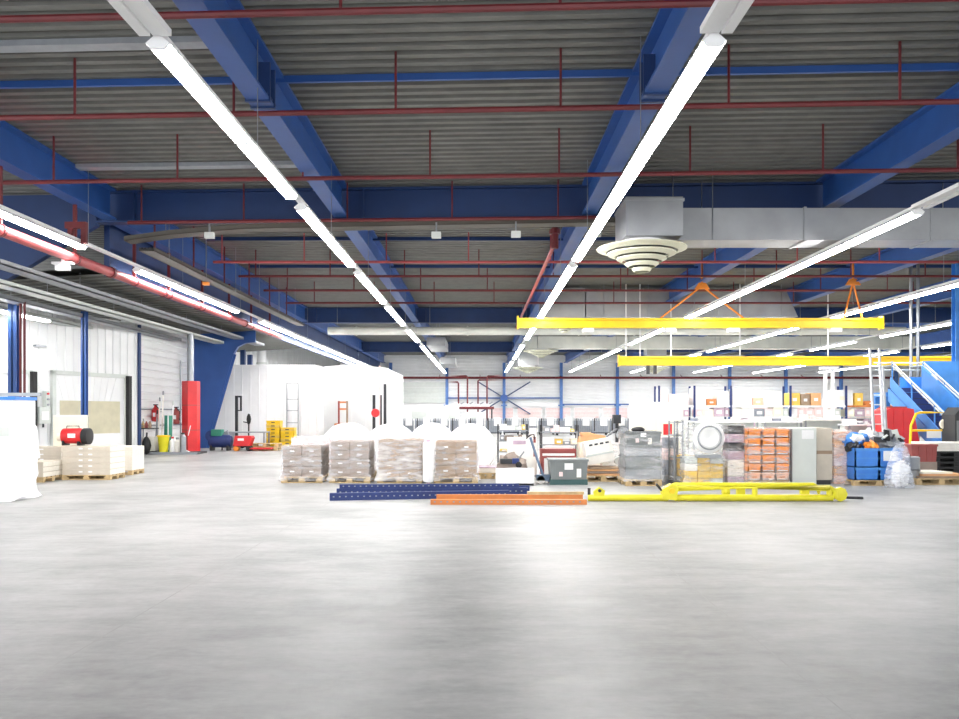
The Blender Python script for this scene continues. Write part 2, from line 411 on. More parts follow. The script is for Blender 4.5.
for i, x in enumerate(RX):
    t = thing('light_rail', f'white mounting rail of the {RN[i]}', 'rail', (x, 0, 0))
    ya = {0: 6, 1: 5.2, 2: 5.2}.get(i, y0r[i] - 3)
    mb = MB(); mb.box(-.05, .05, ya, 78, ZL + .132, ZL + .20)
    mb.build('trunking', 'white', t)
    mb = MB(); mb.box(-.17, -.055, ya, y0r[i] - .05, ZL + .10, ZL + .17).box(.055, .17, ya, y0r[i] - .05, ZL + .10, ZL + .17)
    if i < 4: mb.build('empty_reflector', 'white', t)
    else: mb.bm.free()
    y = ya + 1
    while y < 76:
        MB().tube([(0, y, ZL + .2), (0, y, ROOF + .02)], .008, 4).build('suspension_wire', 'steel', t); y += 6.1
    y = y0r[i]; k = 0; gl = gaps.get(i, [])[:]
    while y < 75:
        if gl and y + 2.99 > gl[0]:
            y = max(y, gl[0]) + (2.9 if i == 0 else .75); gl.pop(0)
        px = CX + F * x / y; px2 = CX + F * x / (y + 3)
        if min(px, px2) < 968:
            o = lp if first else copy_tree(lp); first = False
            o.location = (x, y, ZL)
            o['label'] = f'lit batten, {ORN[min(k, 25)]} from the near end of the {RN[i]}'; o['group'] = 'fluorescent ceiling lights'
            k += 1
        y += 3.01
o = copy_tree(lp); o.location = (-13.45, 21.9, 4.42); o['label'] = 'lit batten under the low dock roof close to the dock wall'; o['group'] = 'fluorescent ceiling lights'
for nm, y in (('suspension_cord', .5), ('suspension_cord', 2.4)): MB().tube([(0, y, .12), (0, y, .68)], .006, 4).build(nm, 'steel', o)
t = thing('orange_beacon', 'small orange beacon hanging beside the far left light row', 'beacon', (-8.9, 26, 5.75))
MB().box(-.10, .10, -.08, .08, 0, .2, .02).build('lens', 'orangeb', t); MB().box(-.12, .12, -.1, .1, .2, .26).build('mount', 'greym', t); MB().tube([(0, 0, .26), (0, 0, ROOF - 5.75 + .03)], .02, 6).build('stem', 'steel', t)
# --------------------------------------------------------------- sprinkler pipes
ZP = 6.47
SPN = ['nearest the camera at the top of the picture', 'second from the camera', 'third from the camera', 'fourth from the camera in front of the first girder',
       'fifth and brightest, just past the first girder', 'sixth from the camera', 'seventh from the camera', 'eighth from the camera']
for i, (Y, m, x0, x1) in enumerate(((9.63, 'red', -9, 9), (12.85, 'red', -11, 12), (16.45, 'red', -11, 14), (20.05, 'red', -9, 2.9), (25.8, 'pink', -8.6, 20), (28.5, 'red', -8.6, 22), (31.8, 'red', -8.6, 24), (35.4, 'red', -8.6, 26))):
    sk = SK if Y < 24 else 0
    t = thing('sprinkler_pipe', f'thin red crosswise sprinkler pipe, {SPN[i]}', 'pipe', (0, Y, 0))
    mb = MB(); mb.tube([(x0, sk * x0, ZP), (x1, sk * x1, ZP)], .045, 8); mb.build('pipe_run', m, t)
    x = -1.69 + .33 * i - 2.65 * 4
    while x < x1:
        if x > x0: MB().tube([(x, sk * x, ZP), (x, sk * x, ROOF + .03)], .022, 6).build('hanger_rod', m, t)
        x += 2.65
# faded red main pipe beside the far left light row
t = thing('main_pipe', 'fat faded red main pipe running lengthways along the far left light row', 'pipe', (-9.72, 0, 5.30))
MB().tube([(0, 6, 0), (0, 39, 0)], .12, 12).build('pipe_run', 'pink', t)
for y in (15, 21, 24.5, 27.5, 33): MB().lathe([(.10, y), (.15, y), (.15, y + .12), (.10, y + .12)], axis='y', n=12).build('coupling', 'red', t)
for y in (12, 16.2, 19.2, 22.5, 25, 28, 31, 34, 37):
    mb = MB(); mb.box(-.04, .04, y - .03, y + .03, .1, ROOF - 5.3); mb.build('hanger_bracket', 'red', t)
    MB().lathe([(.14, y - .04), (.14, y + .04)], axis='y', n=12).build('clamp', 'red', t)
MB().box(.06, .55, 18.6, 18.72, .60, .75).build('valve_frame', 'red', t); MB().box(.43, .55, 18.61, 18.71, .25, .60).build('valve_drop', 'red', t); MB().box(.12, .24, 18.61, 18.71, .25, .60).build('valve_drop', 'red', t)
# red vertical-run pipe over the right of centre light row
o = MB().tube([(2.1, 22, 6.5), (2.1, 22.3, 6.35), (1.95, 44, 6.2)], .06, 8).build('branch_pipe', 'pink'); tag(o, 'pale red pipe running lengthways beside the light row right of centre', 'pipe')
t = thing('pipe_drop', 'dark red thick vertical pipe stub under the first girder near the light row', 'pipe', (2.05, 21.9, 0))
MB().tube([(0, 0, 6.1), (0, 0, ROOF + .05)], .10, 10).build('stub', 'red', t); MB().lathe([(.15, 6.5), (.15, 6.62)], n=10).build('flange', 'red', t)
# --------------------------------------------------------------- cable trays
mb = MB(); pts = [(-9.2, 6.05), (-8, 6.2), (-6, 6.33), (0, 6.38), (4.5, 6.40)]
for (a, za), (b, zb) in zip(pts, pts[1:]):
    mb.prism([(a, za), (b, zb), (b, zb + .03), (a, za + .03)], -.25, .2, 'y')
    for q in (-.25, .18): mb.prism([(a, za), (b, zb), (b, zb + .12), (a, za + .12)], q, q + .02, 'y')
mb.shear()
t = thing('cable_tray', 'brown-grey crosswise cable tray under the first cross girder', 'cable tray', (0, 20.5, 0))
mb.build('tray', 'tray', t)
mb = MB()
for k in range(7): mb.tube([(pts[j][0], -.2 + k * .06, pts[j][1] + .05 + .02 * (k % 2)) for j in range(5)], .025, 5)
mb.shear(); mb.build('cables', 'dark', t)
for x in (-8.2, -5.2, -2.2, .8, 3.8):
    MB().tube([(x, 0, 6.38), (x, 0, 6.57)], .012, 5).shear().build('hanger_rod', 'steel', t)
for x in (-6.9, -1.1, .9, 2.9):
    t2 = thing('floodlight', f'small white floodlight under the crosswise cable tray, {["leftmost", "second from left", "third from left", "rightmost"][[-6.9, -1.1, .9, 2.9].index(x)]}', 'floodlight', (x, 20.1 + SK * x, 6.0 if x > -6 else 6.05))
    MB().box(-.12, .12, -.06, .06, 0, .16, .02).build('lamp_body', 'greyl', t2); MB().box(-.02, .02, -.02, .02, .16, .40).build('bracket', 'steel', t2)
for k, (x, z, a, b) in enumerate(((-13.9, 4.55, 17, 30), (-12.9, 4.65, 15.5, 34), (-11.9, 4.75, 15, 38), (-11.0, 4.95, 18, 40))):
    t = thing('cable_tray', f'lengthways grey cable tray under the dock roof, {["outermost at the dock wall", "second from the dock wall", "third from the dock wall", "innermost near the pink pipe"][k]}', 'cable tray', (x, 0, z))
    MB().box(-.22, .22, a, b, 0, .03).box(-.22, -.2, a, b, 0, .12).box(.2, .22, a, b, 0, .12).build('tray', 'greym' if k % 2 else 'greyl', t)
    mb = MB()
    for q in (-.12, 0, .1): mb.tube([(q, a, .06), (q + .03, (a + b) / 2, .06), (q, b, .06)], .03, 5)
    mb.build('cables', 'dark', t)
    for y in (22, 26, 30, 34):
        if a < y < b: MB().tube([(0, y, .03), (0, y, 5.4 - z + .05 - .06 * (3 - k))], .01, 5).build('hanger_rod', 'steel', t)
t = thing('cable_tray', 'dark brown lengthways cable tray just right of the pink main pipe', 'cable tray', (-8.75, 0, 5.85))
MB().box(-.2, .2, 21, 39, 0, .03).box(-.2, -.18, 21, 39, 0, .1).box(.18, .2, 21, 39, 0, .1).build('tray', 'tray', t)
mb = MB()
for q in (-.12, -.04, .05, .12): mb.tube([(q, 21, .07), (q + .02, 30, .09), (q, 39, .07)], .035, 5)
mb.build('cables', 'dark', t)
for y in (22, 25, 28, 31, 34, 37): MB().tube([(-.2, y, 0), (-.2, y, ROOF - 5.85 + .03)], .03, 5).build('hanger_bracket', 'red', t); MB().tube([(.2, y, 0), (.2, y, ROOF - 5.85 + .03)], .012, 5).build('hanger_rod', 'steel', t)
t = thing('junction_box', 'small white junction box hanging under the faded red main pipe', 'box', (-9.75, 18.7, 4.93))
MB().box(-.16, .16, -.06, .06, 0, .14, .01).build('lid', 'white', t); MB().box(-.24, .24, -.07, .07, .14, .20, .01).build('mount', 'white', t); MB().box(-.03, .03, -.02, .02, .2, .28).build('stem', 'white', t)
# --------------------------------------------------------------- ducts and diffusers
def diffuser(cx, cy, ztop, r, label, h=None):
    t = thing('air_diffuser', label, 'diffuser', (cx, cy, ztop)); h = h or r * .42
    MB().lathe([(r * .47, 0), (r * .47, -h * .32), (r * .80, -h * .38)], n=32, cap=False).build('neck', 'white', t)
    rr = [1.0, .76, .56, .38, .22]
    for k, q in enumerate(rr):
        z = -h * .40 - h * .22 * k
        MB().lathe([(r * q, z + h * .10), (r * q * 1.0, z + h * .06), (r * q * .80, z - h * .06), (r * q * .78, z - h * .03), (r * q * .95, z + h * .08), (r * q, z + h * .10)], n=40, cap=False).build('cone_ring', 'diff', t)
    MB().lathe([(r * .62, -h * .42), (r * .42, -h * .75), (r * .1, -h * 1.2)], n=28).build('gap_shade_core', 'core', t)  # dark cone added so the gaps between the rings look shaded
    return t
def duct(label, x0, x1, y0, y1, z0, z1, m='duct', seam=1.5, taper=None, sk=0):
    t = thing('air_duct', label, 'duct', (0, (y0 + y1) / 2, 0)); w = (y1 - y0) / 2
    MB().box(x0, x1, -w, w, z0, z1).shear(sk).build('duct_run', m, t)
    x = x0 + seam
    while x < x1:
        MB().box(x - .03, x + .03, -w - .025, w + .025, z0 - .025, z1 + .025).shear(sk).build('seam_flange', m, t); x += seam
    x = x0 + .8
    while x < x1:
        for q in (-w - .012, w + .012): MB().tube([(x, q, z0), (x, q, ROOF + .03)], .012, 4).shear(sk).build('hanger_rod', 'steel', t)
        x += 6.0 if x1 - x0 > 10 else 2.0
    return t
duct('long rectangular galvanised duct under the first girder at upper right', 4.72, 17, 19.0, 19.9, 5.71, 6.47, seam=3.0)
t = thing('duct_box', 'square galvanised plenum box above the big round diffuser', 'duct', (4.02, 19.15, 5.69))
MB().box(-.66, .66, -.72, .72, 0, .90, .01).build('casing', 'duct', t); MB().box(-.68, .69, -.74, .74, .80, .86).build('seam_flange', 'duct', t)
for q in (-.6, .6): MB().tube([(q, 0, .9), (q, 0, ROOF - 5.69 + .05)], .015, 4).build('hanger_rod', 'steel', t)
diffuser(3.86, 19.1, 5.69, 1.06, 'big round cream air diffuser of stacked rings at upper right', .54)
t = duct('pale grey rectangular duct behind the near yellow crane beam', PX(585, 36.5), PX(778, 36.5), 36.1, 37.2, PZ(318, 36.5), PZ(291, 36.5), seam=3.0)
MB().prism([(PX(778, 36.5), PZ(318, 36.5)), (PX(794, 36.5), PZ(318, 36.5)), (PX(782, 36.5), PZ(291, 36.5)), (PX(778, 36.5), PZ(291, 36.5))], -.6, .6, 'y').build('tapered_end', 'duct', t)
t = thing('duct_box', 'pale plenum box at the left end of the duct behind the yellow beam', 'duct', (PX(562, 36.5), 36.7, PZ(320, 36.5)))
MB().box(-1.0, 1.0, -.6, .6, 0, 1.4, .01).build('casing', 'duct', t)
for q in (-.9, .9): MB().tube([(q, 0, 1.4), (q, 0, ROOF - PZ(320, 36.5) + .03)], .015, 4).build('hanger_rod', 'steel', t)
diffuser(PX(565, 36.5), 36.7, PZ(320, 36.5), .75, 'round air diffuser just below the left end of the near yellow beam', .42)
# long pale ducts across the hall further back
def round_duct(label, x0, x1, Y, z, r, m='ductw', joint=1.5):
    t = thing('round_duct', label, 'duct', (0, Y, z))
    MB().tube([(x0, 0, 0), (x1, 0, 0)], r, 14).build('duct_run', m, t)
    x = x0 + joint
    while x < x1:
        MB().lathe([(r + .03, x), (r + .03, x + .08)], axis='x', n=14).build('coupling', m, t); x += joint * 2
    x = x0 + .5
    while x < x1:
        MB().tube([(x, 0, r * .9), (x, 0, ROOF - z + .03)], .014, 4).build('hanger_wire', 'steel', t); x += 5
    return t
round_duct('long pale round duct across the hall beyond the light row ends', PX(328, 43.2), PX(905, 43.2), 43.2, PZ(331, 43.2), .22)
duct('second long white duct across the hall behind the round duct', PX(525, 53), PX(912, 53), 52.6, 53.5, PZ(349, 53), PZ(337, 53), 'ductw', 4)
diffuser(PX(541, 53), 53.0, PZ(349, 53), 1.15, 'round diffuser under the left end of the white duct near the centre', .42)
diffuser(PX(528, 58), 58, PZ(366, 58), 1.1, 'farthest round diffuser close to the light row end', .4)
diffuser(PX(655, 58), 58, PZ(366, 58), 1.0, 'far round diffuser under the ducts right of centre', .4)
for x in (528, 655): 
    o = MB().box(-.7, .7, -.6, .6, 0, ROOF - PZ(366, 58) + .03).build('duct_drop', 'duct', None, (PX(x, 58), 58, PZ(366, 58))); tag(o, 'square duct drop above the ' + ('farthest round diffuser near the light row end' if x < 600 else 'far round diffuser right of centre'), 'duct')
# skylight-like grey duct panels at x 430-455
for k, (px, py, Y) in enumerate(((438, 345, 50), (449, 362, 60))):
    o = MB().box(-.55, .55, -2.5, 2.5, 0, .5, .01).build('duct_section', 'duct', None, (PX(px, Y), Y, PZ(py + 4, Y))); tag(o, ['near', 'far'][k] + ' grey lengthways duct section beside the light row left of centre', 'duct')
    z = PZ(py + 4, Y)
    for q in (-2, 2): 
        h = MB().tube([(0, q, .5), (0, q, ROOF - z + .03)], .015, 4).build('hanger_rod', 'steel', o)
# --------------------------------------------------------------- yellow crane beams
def crane(label, x0, x1, Y, zb, zt, hang, sl=0):
    t = thing('crane_beam', label, 'crane beam', (0, Y, 0)); zm = .07
    mb = MB()
    for y0, y1, z0, z1 in ((-.15, .15, zb, zb + zm), (-.04, .04, zb + zm, zt - zm), (-.15, .15, zt - zm, zt)):
        mb.box(x0, x1, y0, y1, z0, z1)
    mb.build('beam_profile', 'yellow', t)
    for x, w in ((x0, .05), (x1, -.05)): MB().box(min(x, x + w), max(x, x + w), -.17, .17, zb - .05, zt + .08).build('end_stop', 'yellow', t)
    for xh, zap, w in hang:
        MB().tube([(xh - w, 0, zt), (xh, 0, zap)], .035, 6).build('hanger_strut', 'orangeb', t); MB().tube([(xh + w, 0, zt), (xh, 0, zap)], .035, 6).build('hanger_strut', 'orangeb', t)
        MB().prism([(xh - .28, zap - .12), (xh + .28, zap - .12), (xh + .12, zap + .12), (xh - .12, zap + .12)], -.06, .06, 'y').build('hanger_plate', 'orangeb', t)
        MB().tube([(xh, 0, zap), (xh, 0, ROOF)], .04, 6).build('hanger_rod', 'orangeb', t)
    return t
Yc = 30.5
t = crane('long yellow crane beam hung higher and nearer, right of centre', PX(517, Yc), PX(882, Yc), Yc, PZ(328, Yc), PZ(318.5, Yc), [(PX(702, Yc), PZ(286, Yc), 1.6), (PX(853, Yc), PZ(282, Yc), .35)])
for px in (588, 670, 733, 835):
    MB().box(PX(px, Yc) - .2, PX(px, Yc) + .2, -.16, .16, PZ(328, Yc) - .16, PZ(328, Yc) - .01, .02).build('trolley', 'white', t)
Yd = 36.0
t = crane('lower yellow crane beam running off the right edge above the stairs', PX(618, Yd), PX(985, Yd), Yd, PZ(365.5, Yd), PZ(356.5, Yd), [])
for px in (626, 640, 671, 740, 828): MB().box(PX(px, Yd) - .02, PX(px, Yd) + .02, -.02, .02, PZ(356.5, Yd), ROOF).build('drop_rod', 'white', t)
for px in (648, 655):  MB().box(PX(px, Yd) - .06, PX(px, Yd) + .06, -.1, .1, PZ(374, Yd), PZ(365.5, Yd)).build('hoist_hook', 'dark', t)
t = thing('support_post', 'white double post with a cap under the lower yellow beam', 'post', (PX(829, 35.2), 35.2, 0))
MB().box(-.22, -.1, -.06, .06, 0, 3.5).box(.1, .22, -.06, .06, 0, 3.5).build('shaft', 'white', t); MB().box(-.38, .38, -.15, .15, 3.5, 3.62, .02).build('cap', 'white', t)
MB().box(-.3, .3, -.2, .2, 0, .03).build('base_plate', 'white', t)
# grey riser pipes at the right
for k, (px, w) in enumerate(((911, .06), (918, .06))):
    Y = 30.0; o = MB().tube([(0, 0, 0), (0, 0, ROOF + .03)], w, 8).build('riser_pipe', 'steel', None, (PX(px, Y), Y, 0)); tag(o, ['left', 'right'][k] + ' one of two grey vertical pipes dropping past the stair top', 'pipe')
# ================================================================ goods on the floor
def pallet_mb(w, d, h=.14):
    mb = MB()
    for k in range(3):
        y = -d / 2 + .05 + k * (d - .1) / 2 - .05; mb.box(-w / 2, w / 2, y, y + .1, 0, .022)
        for j in range(3):
            x = -w / 2 + j * (w - .14) / 2; mb.box(x, x + .14, y - .01 if k else y, y + .11 if k < 2 else y + .1, .022, h - .044)
    n = 5
    for j in range(3):
        x = -w / 2 + j * (w - .1) / 2; mb.box(x, x + .1, -d / 2, d / 2, h - .044, h - .022)
    for k in range(n):
        y = -d / 2 + k * (d - .13) / (n - 1); mb.box(-w / 2, w / 2, y, y + .13, h - .022, h)
    return mb
def carton(w, d, h, m='cardg', bev=.006): return MB().box(-w / 2, w / 2, -d / 2, d / 2, 0, h, bev), m
def at(px, Y): return (PX(px, Y), Y, 0)
# --- four film-wrapped carton pallets in the front row
def wrapped(px0, px1, Yf, ytop, label, nx, nz, m, group=None, d=1.15, seed=0, flm='film', pal=True, flare=.14, cols=None, marks=True):
    w = (px1 - px0) * Yf / F; cx = PX((px0 + px1) / 2, Yf); h = PZ(ytop, Yf); z0 = .14 if pal else 0
    t = thing('wrapped_pallet', label, 'pallet load', (cx, Yf + d / 2, 0), 0, group)
    if pal: pallet_mb(w, d).build('wooden_pallet', 'wood', t)
    rnd = random.Random(seed); ch = (h - z0 - .03) / nz; cw = (w - .06) / nx; cd = (d - .06) / 2
    for k in range(nz):
        for i in range(nx):
            for j in range(2):
                mm = cols[(k * 3 + i * 2 + j + rnd.randint(0, 1)) % len(cols)] if cols else m
                mb = MB().box(-cw / 2 + .004, cw / 2 - .004, -cd / 2 + .004, cd / 2 - .004, 0, ch - .006, .012)
                o = mb.build('carton', mm, t, (-w / 2 + .03 + cw * (i + .5), -d / 2 + .03 + cd * (j + .5), z0 + k * ch))
                o.rotation_euler.z = rnd.uniform(-.02, .02)
                if marks and j == 0:
                    MB().box(-.05, .05, -cd / 2 - .003, -cd / 2 + .01, ch * .45, ch * .58).build('printed_label', 'white', o)
    MB().wrap(-w / 2, w / 2, -d / 2, d / 2, z0 * .35, h, .02, 7, seed, flare).build('stretch_film', flm, t)
    return t
wrapped(281, 322, 18.3, 445, 'film-wrapped pallet of greyish cartons, leftmost of the four in the front row', 2, 3, 'cardg', d=1.1, seed=1)
wrapped(329, 370, 18.3, 440, 'film-wrapped carton pallet second from the left in the front row', 2, 4, 'cardg', d=1.1, seed=2)
wrapped(377, 422, 18.2, 438, 'film-wrapped carton pallet third from the left with crinkled shiny film', 2, 5, 'card', d=1.1, seed=3, flm='filmm')
wrapped(434, 478, 18.2, 440, 'film-wrapped carton pallet rightmost of the four, beside the upright film roll', 2, 3, 'card', d=1.1, seed=4)
wrapped(291, 326, 20.0, 437, 'taller pinkish wrapped pallet standing behind the leftmost front pallet', 2, 4, 'pinkp', d=1.0, seed=5, flm='filmm')
# upright film roll between third and fourth pallets
t = thing('film_roll', 'upright clear film roll standing between the third and fourth front pallets', 'roll', (PX(428.2, 18.0), 18.0, 0))
MB().lathe([(.10, .05), (.12, .10), (.12, .92), (.10, .95)], n=20).build('film_winding', 'reel', t); MB().lathe([(.045, 0), (.045, 1.0)], n=14).build('core', 'purple', t)
# big white reels
for k, (px, Y) in enumerate(((348, 22.6), (391, 21.2), (432, 22.9), (471, 21.2))):
    t = thing('white_reel', f'huge white wrapped reel standing on its rim behind the front pallets, {["leftmost", "second from left", "third from left", "rightmost and least hidden"][k]}', 'reel', (PX(px, Y), Y, 0), 0, 'white wrapped reels')
    r = .66
    MB().lathe([(.0, -.5), (r - .05, -.5), (r, -.46), (r, .46), (r - .05, .5), (0, .5)], (0, 0, r), 48, 'y').build('wrapped_body', 'reel', t)
    MB().lathe([(.07, -.515), (.07, -.49)], (0, 0, r), 20, 'y').build('core_cap', 'greyl', t)
    for q in (-1, 1): MB().prism([(q * .30, 0), (q * .62, 0), (q * .62, .16)], -.45, .45, 'y').build('wedge', 'wood', t)
# --- left carton stacks
def reamstack(px0, px1, Y, ytop, d, label, n, m='ream'):
    w = (px1 - px0) * Y / F; cx = PX((px0 + px1) / 2, Y); h = PZ(ytop, Y)
    t = thing('wooden_pallet', f'low wooden pallet under {label}', 'pallet', (cx, Y + d / 2, 0))
    pallet_mb(w, d, .12).build('deck_boards', 'wood', t)
    ch = (h - .12) / n
    for k in range(n):
        pos = ['bottom', 'second up', 'third up', 'fourth up', 'fifth up', 'sixth up'][k] if k < n - 1 else 'top'
        t = thing('paper_carton', f'flat beige carton, {pos} in {label}', 'carton', (cx, Y + d / 2, .12 + k * ch), 0, 'flat beige cartons on the left pallets')
        MB().box(-w / 2 + .005, w / 2 - .005, -d / 2 + .005, d / 2 - .005, 0, ch - .003, .006).build('wrapper', m, t)
        MB().box(w / 2 - .006, w / 2 + .001, -d / 2 + .01, d / 2 - .01, .006, ch - .01).build('pale_end', 'reamside', t)
        for q in (-.13, .10):
            MB().box(q - .045, q + .045, -d / 2 - .002, -d / 2 + .02, ch * .42, ch * .66).build('label_strip', 'white', t)
reamstack(62, 110, 19.1, 446, .82, 'the big left stack with pale end', 5)
reamstack(14, 61, 20.0, 447, .82, 'the stack half hidden behind the low one', 5)
reamstack(15, 43, 18.4, 462, .9, 'the low stack at far left', 3)
reamstack(84, 132, 20.6, 446.5, .75, 'the rear stack right of the big one', 5, 'reamside')
# board and red machine on the stacks
t = thing('white_board', 'cream board standing upright on the left stacks behind the red blower', 'board', (PX(69, 20.3), 20.38, PZ(447, 20.0) + .0))
MB().box(-.43, .43, -.02, .02, 0, .80, .005).build('panel', 'cream', t); MB().box(-.43, .43, -.021, .025, .76, .80).build('top_edge', 'offw', t)
zt = PZ(446, 19.1)
t = thing('portable_heater', 'red portable heater with black end on top of the big left stack', 'heater', (PX(75, 19.5), 19.5, zt))
MB().lathe([(.10, -.30), (.185, -.27), (.19, .14), (.16, .2)], (0, 0, .23), 20, 'x').build('barrel', 'redb', t)
MB().lathe([(.16, .2), (.20, .22), (.20, .36), (.14, .38)], (0, 0, .22), 20, 'x').build('outlet_grille', 'black', t)
MB().lathe([(.05, -.42), (.10, -.40), (.10, -.29)], (0, 0, .2), 14, 'x').build('intake', 'cream', t)
MB().box(-.08, .10, -.20, -.185, .19, .29).build('white_marking', 'white', t)
MB().box(-.25, -.2, -.15, .15, 0, .12).box(.12, .17, -.15, .15, 0, .1).build('feet', 'black', t)
MB().tube([(-.2, 0, .4), (-.2, 0, .47), (.1, 0, .47), (.1, 0, .4)], .014, 6).build('carry_handle', 'black', t)
# white covered thing at far left
t = thing('covered_load', 'tall load under white plastic sheet cut by the left edge of the picture', 'covered load', (PX(-4, 14.6), 14.9, 0))
mb = MB(); mb.wrap(-.38, .34, -.45, .45, 0, .98, .06, 8, 5, .2); mb.build('plastic_sheet', 'reel', t)
t = thing('white_cabinet', 'white machine cabinet with blue top rail at the left edge behind the covered load', 'cabinet', (PX(6, 17.4), 17.4, 0))
MB().box(-.5, .42, -.4, .4, .05, 1.88, .02).build('housing', 'white', t); MB().box(-.52, .44, -.42, .42, 1.88, 1.95).build('blue_rail', 'bluep', t)
MB().box(-.48, .4, -.38, .38, 0, .05).build('plinth', 'dark', t); MB().prism([(.42, .5), (.58, .62), (.5, 1.3), (.42, 1.4)], -.3, .3, 'y').build('side_hood', 'white', t)
MB().box(.1, .3, -.41, -.395, 1.1, 1.3).build('access_panel', 'greyl', t)
o = MB().box(-.5, .75, -.03, .03, 0, .07).build('steel_rail', 'steel', None, (PX(4, 17.0), 17.05, 1.96)); tag(o, 'grey rail resting across the top of the white cabinet at the left edge', 'rail')
# --- dock wall fittings
def dock(u0, u1, ztop, n, curtain=True):
    mb = MB(); L = u1 - u0
    mb.box(u0, u0 + .14, -.12, -.005, 0, ztop).box(u1 - .14, u1, -.12, -.005, 0, ztop).box(u0, u1, -.12, -.005, ztop - .14, ztop)
    o = struct(n, mb, 'greyl', None); o.location = WO; o.rotation_euler.z = WA
    mb = MB(); mb.box(u0 + .14, u1 - .14, -.05, -.035, 0, ztop - .14)
    c = mb.build('translucent_curtain', 'clad', o)
    mb = MB()
    for k in range(9): 
        a = u0 + .2 + (L - .4) * k / 9.0; mb.bar((a, -.055, ztop - .15), (a + .3 * (4 - k) / 4, -.055, ztop - 1.0), .02, .008)
    mb.build('curtain_fold', 'white', o)
    MB().box(u0 + .35, u1 - .35, -.06, -.045, ztop - 2.15, ztop - 1.0).build('beige_window', 'beige', o)
    MB().box(u1 - .13, u1 + .03, -.26, -.11, 0, ztop - .05).build('rubber_seal', 'black', o)
    return o
dock(5.82, 9.25, 3.02, 'door_1'); dock(1.6, 5.05, 2.98, 'door_2')
t = wallthing('control_box', 'grey dock control box with buttons on the white wall between the dock doors', 'control box', 5.42, 1.25, .06)
MB().box(-.22, .22, -.16, 0, 0, .55, .01).build('casing', 'greyl', t)
MB().box(-.14, .14, -.172, -.155, .12, .40).build('panel', 'white', t)
for k in range(3): MB().lathe([(.035, -.20), (.035, -.155)], (.1, 0, .62 + .18 * k), 10, 'y').build('push_button', 'redb' if k == 2 else 'greym', t)
MB().box(.04, .16, -.158, 0, .55, 1.08).build('button_strip', 'greyl', t); MB().tube([(0, -.08, 0), (0, -.08, -.12)], .03, 6).build('cable_gland', 'dark', t)
for k, u in enumerate((5.35, 9.9)):
    t = wallthing('wall_lamp' if k == 0 else 'corner_post', ['small grey bracket on the white dock wall above the control box', 'thin dark corner trim where the ribbed dock wall ends'][k], ['bracket', 'trim'][k], u, 3.75 if k == 0 else 0, .0)
    if k == 0: MB().box(-.2, .2, -.14, 0, 0, .06).build('bracket_arm', 'steel', t)
    else: MB().box(-.04, .06, -.09, 0, 0, 4.95).build('angle_profile', 'blued', t)
# --- cleaning corner in front of the horizontal cladding
def onwall(y): return -13.22
t = thing('wall_rack', 'blue-grey tubular tool rack fixed to the white cladding by the mops', 'rack', (-13.2, 32.6, 0))
for z in (1.1, 1.75): MB().tube([(.06, -2, z), (.06, 2.6, z)], .03, 6).build('cross_tube', 'steel', t)
for y in (-1.9, 2.5): MB().tube([(.06, y, 0), (.06, y, 3.9 if y > 0 else 1.9)], .03, 6).build('upright', 'steel', t)
PLX = -12.35; PLY = 31.2
t = thing('low_platform', 'dark low platform under the cleaning gear by the dock wall', 'platform', (PX(172, 31.2), 31.4, 0))
MB().box(-1.15, 1.1, -.6, .6, 0, .08).build('deck_plate', 'dark', t); MB().box(-1.18, 1.13, -.62, -.6, 0, .1).build('edge_trim', 'steel', t)
def gear(name, label, cat, px, Y=31.0, z=.08): return thing(name, label, cat, (PX(px, Y), Y, z))
t = gear('waste_bin', 'yellow tapered waste bin in front of the mop handles', 'bin', 163.5, 30.95)
MB().lathe([(.15, 0), (.22, .62), (.24, .66), (.21, .66), (.14, .03)], n=18).build('bucket', 'lemon', t); MB().lathe([(.235, .60), (.26, .63), (.235, .66)], n=18, cap=False).build('rim', 'yellow', t)
for k, (px, h) in enumerate(((172.5, .55), (177.5, .52))):
    t = gear('white_canister', ['white canister right beside the yellow bin', 'off-white canister next to the red column guard'][k], 'canister', px, 31.0)
    MB().lathe([(.10, 0), (.11, .02), (.11, h - .12), (.05, h - .05), (.05, h)], n=16).build('body', 'white' if k == 0 else 'offw', t); MB().lathe([(.055, h - .02), (.055, h + .05)], n=12).build('cap', 'redb' if k == 0 else 'greym', t)
t = gear('steel_canister', 'grey steel canister leaning by the foot of the red column guard', 'canister', 183.0, 30.85)
MB().lathe([(.12, 0), (.12, .6), (.06, .68), (.06, .72)], n=16).build('body', 'steel', t); MB().lathe([(.07, .70), (.07, .76)], n=12).build('cap', 'dark', t)
for k, (px, h, m, hm, nm) in enumerate(((158, 2.0, 'offw', 'greym', 'tall white-handled mop'), (161.5, 2.25, 'offw', 'steel', 'tallest pale broom'), (171.5, 1.85, 'white', 'greyl', 'white squeegee beside the green sleeve'), (155.5, 1.5, 'steel', 'dark', 'short steel-handled broom'))):
    t = gear('cleaning_broom', f'{nm} standing in the cleaning corner', 'broom', px, 31.6)
    MB().tube([(0, 0, .12), (.03, .1, h)], .028, 7).build('handle', m, t); MB().box(-.14, .14, -.05, .05, 0, .13, .01).build('brush_head', hm, t)
    MB().lathe([(.035, h - .02), (.035, h + .12), (.01, h + .15)], (.03, .1, 0), 8).build('grip', hm, t)
t = gear('green_roll', 'tall green rolled sheet standing upright behind the yellow bin', 'roll', 168.0, 31.45)
MB().tube([(0, 0, 0), (.0, .05, 1.42)], .15, 16).build('rolled_sheet', 'teal', t); MB().tube([(.05, -.12, 0), (.05, -.12, 1.55)], .02, 6).build('pole', 'white', t)
t = gear('dark_pump', 'black floor pump on the floor at the corner of the dock wall', 'pump', 146.5, 30.7, 0)
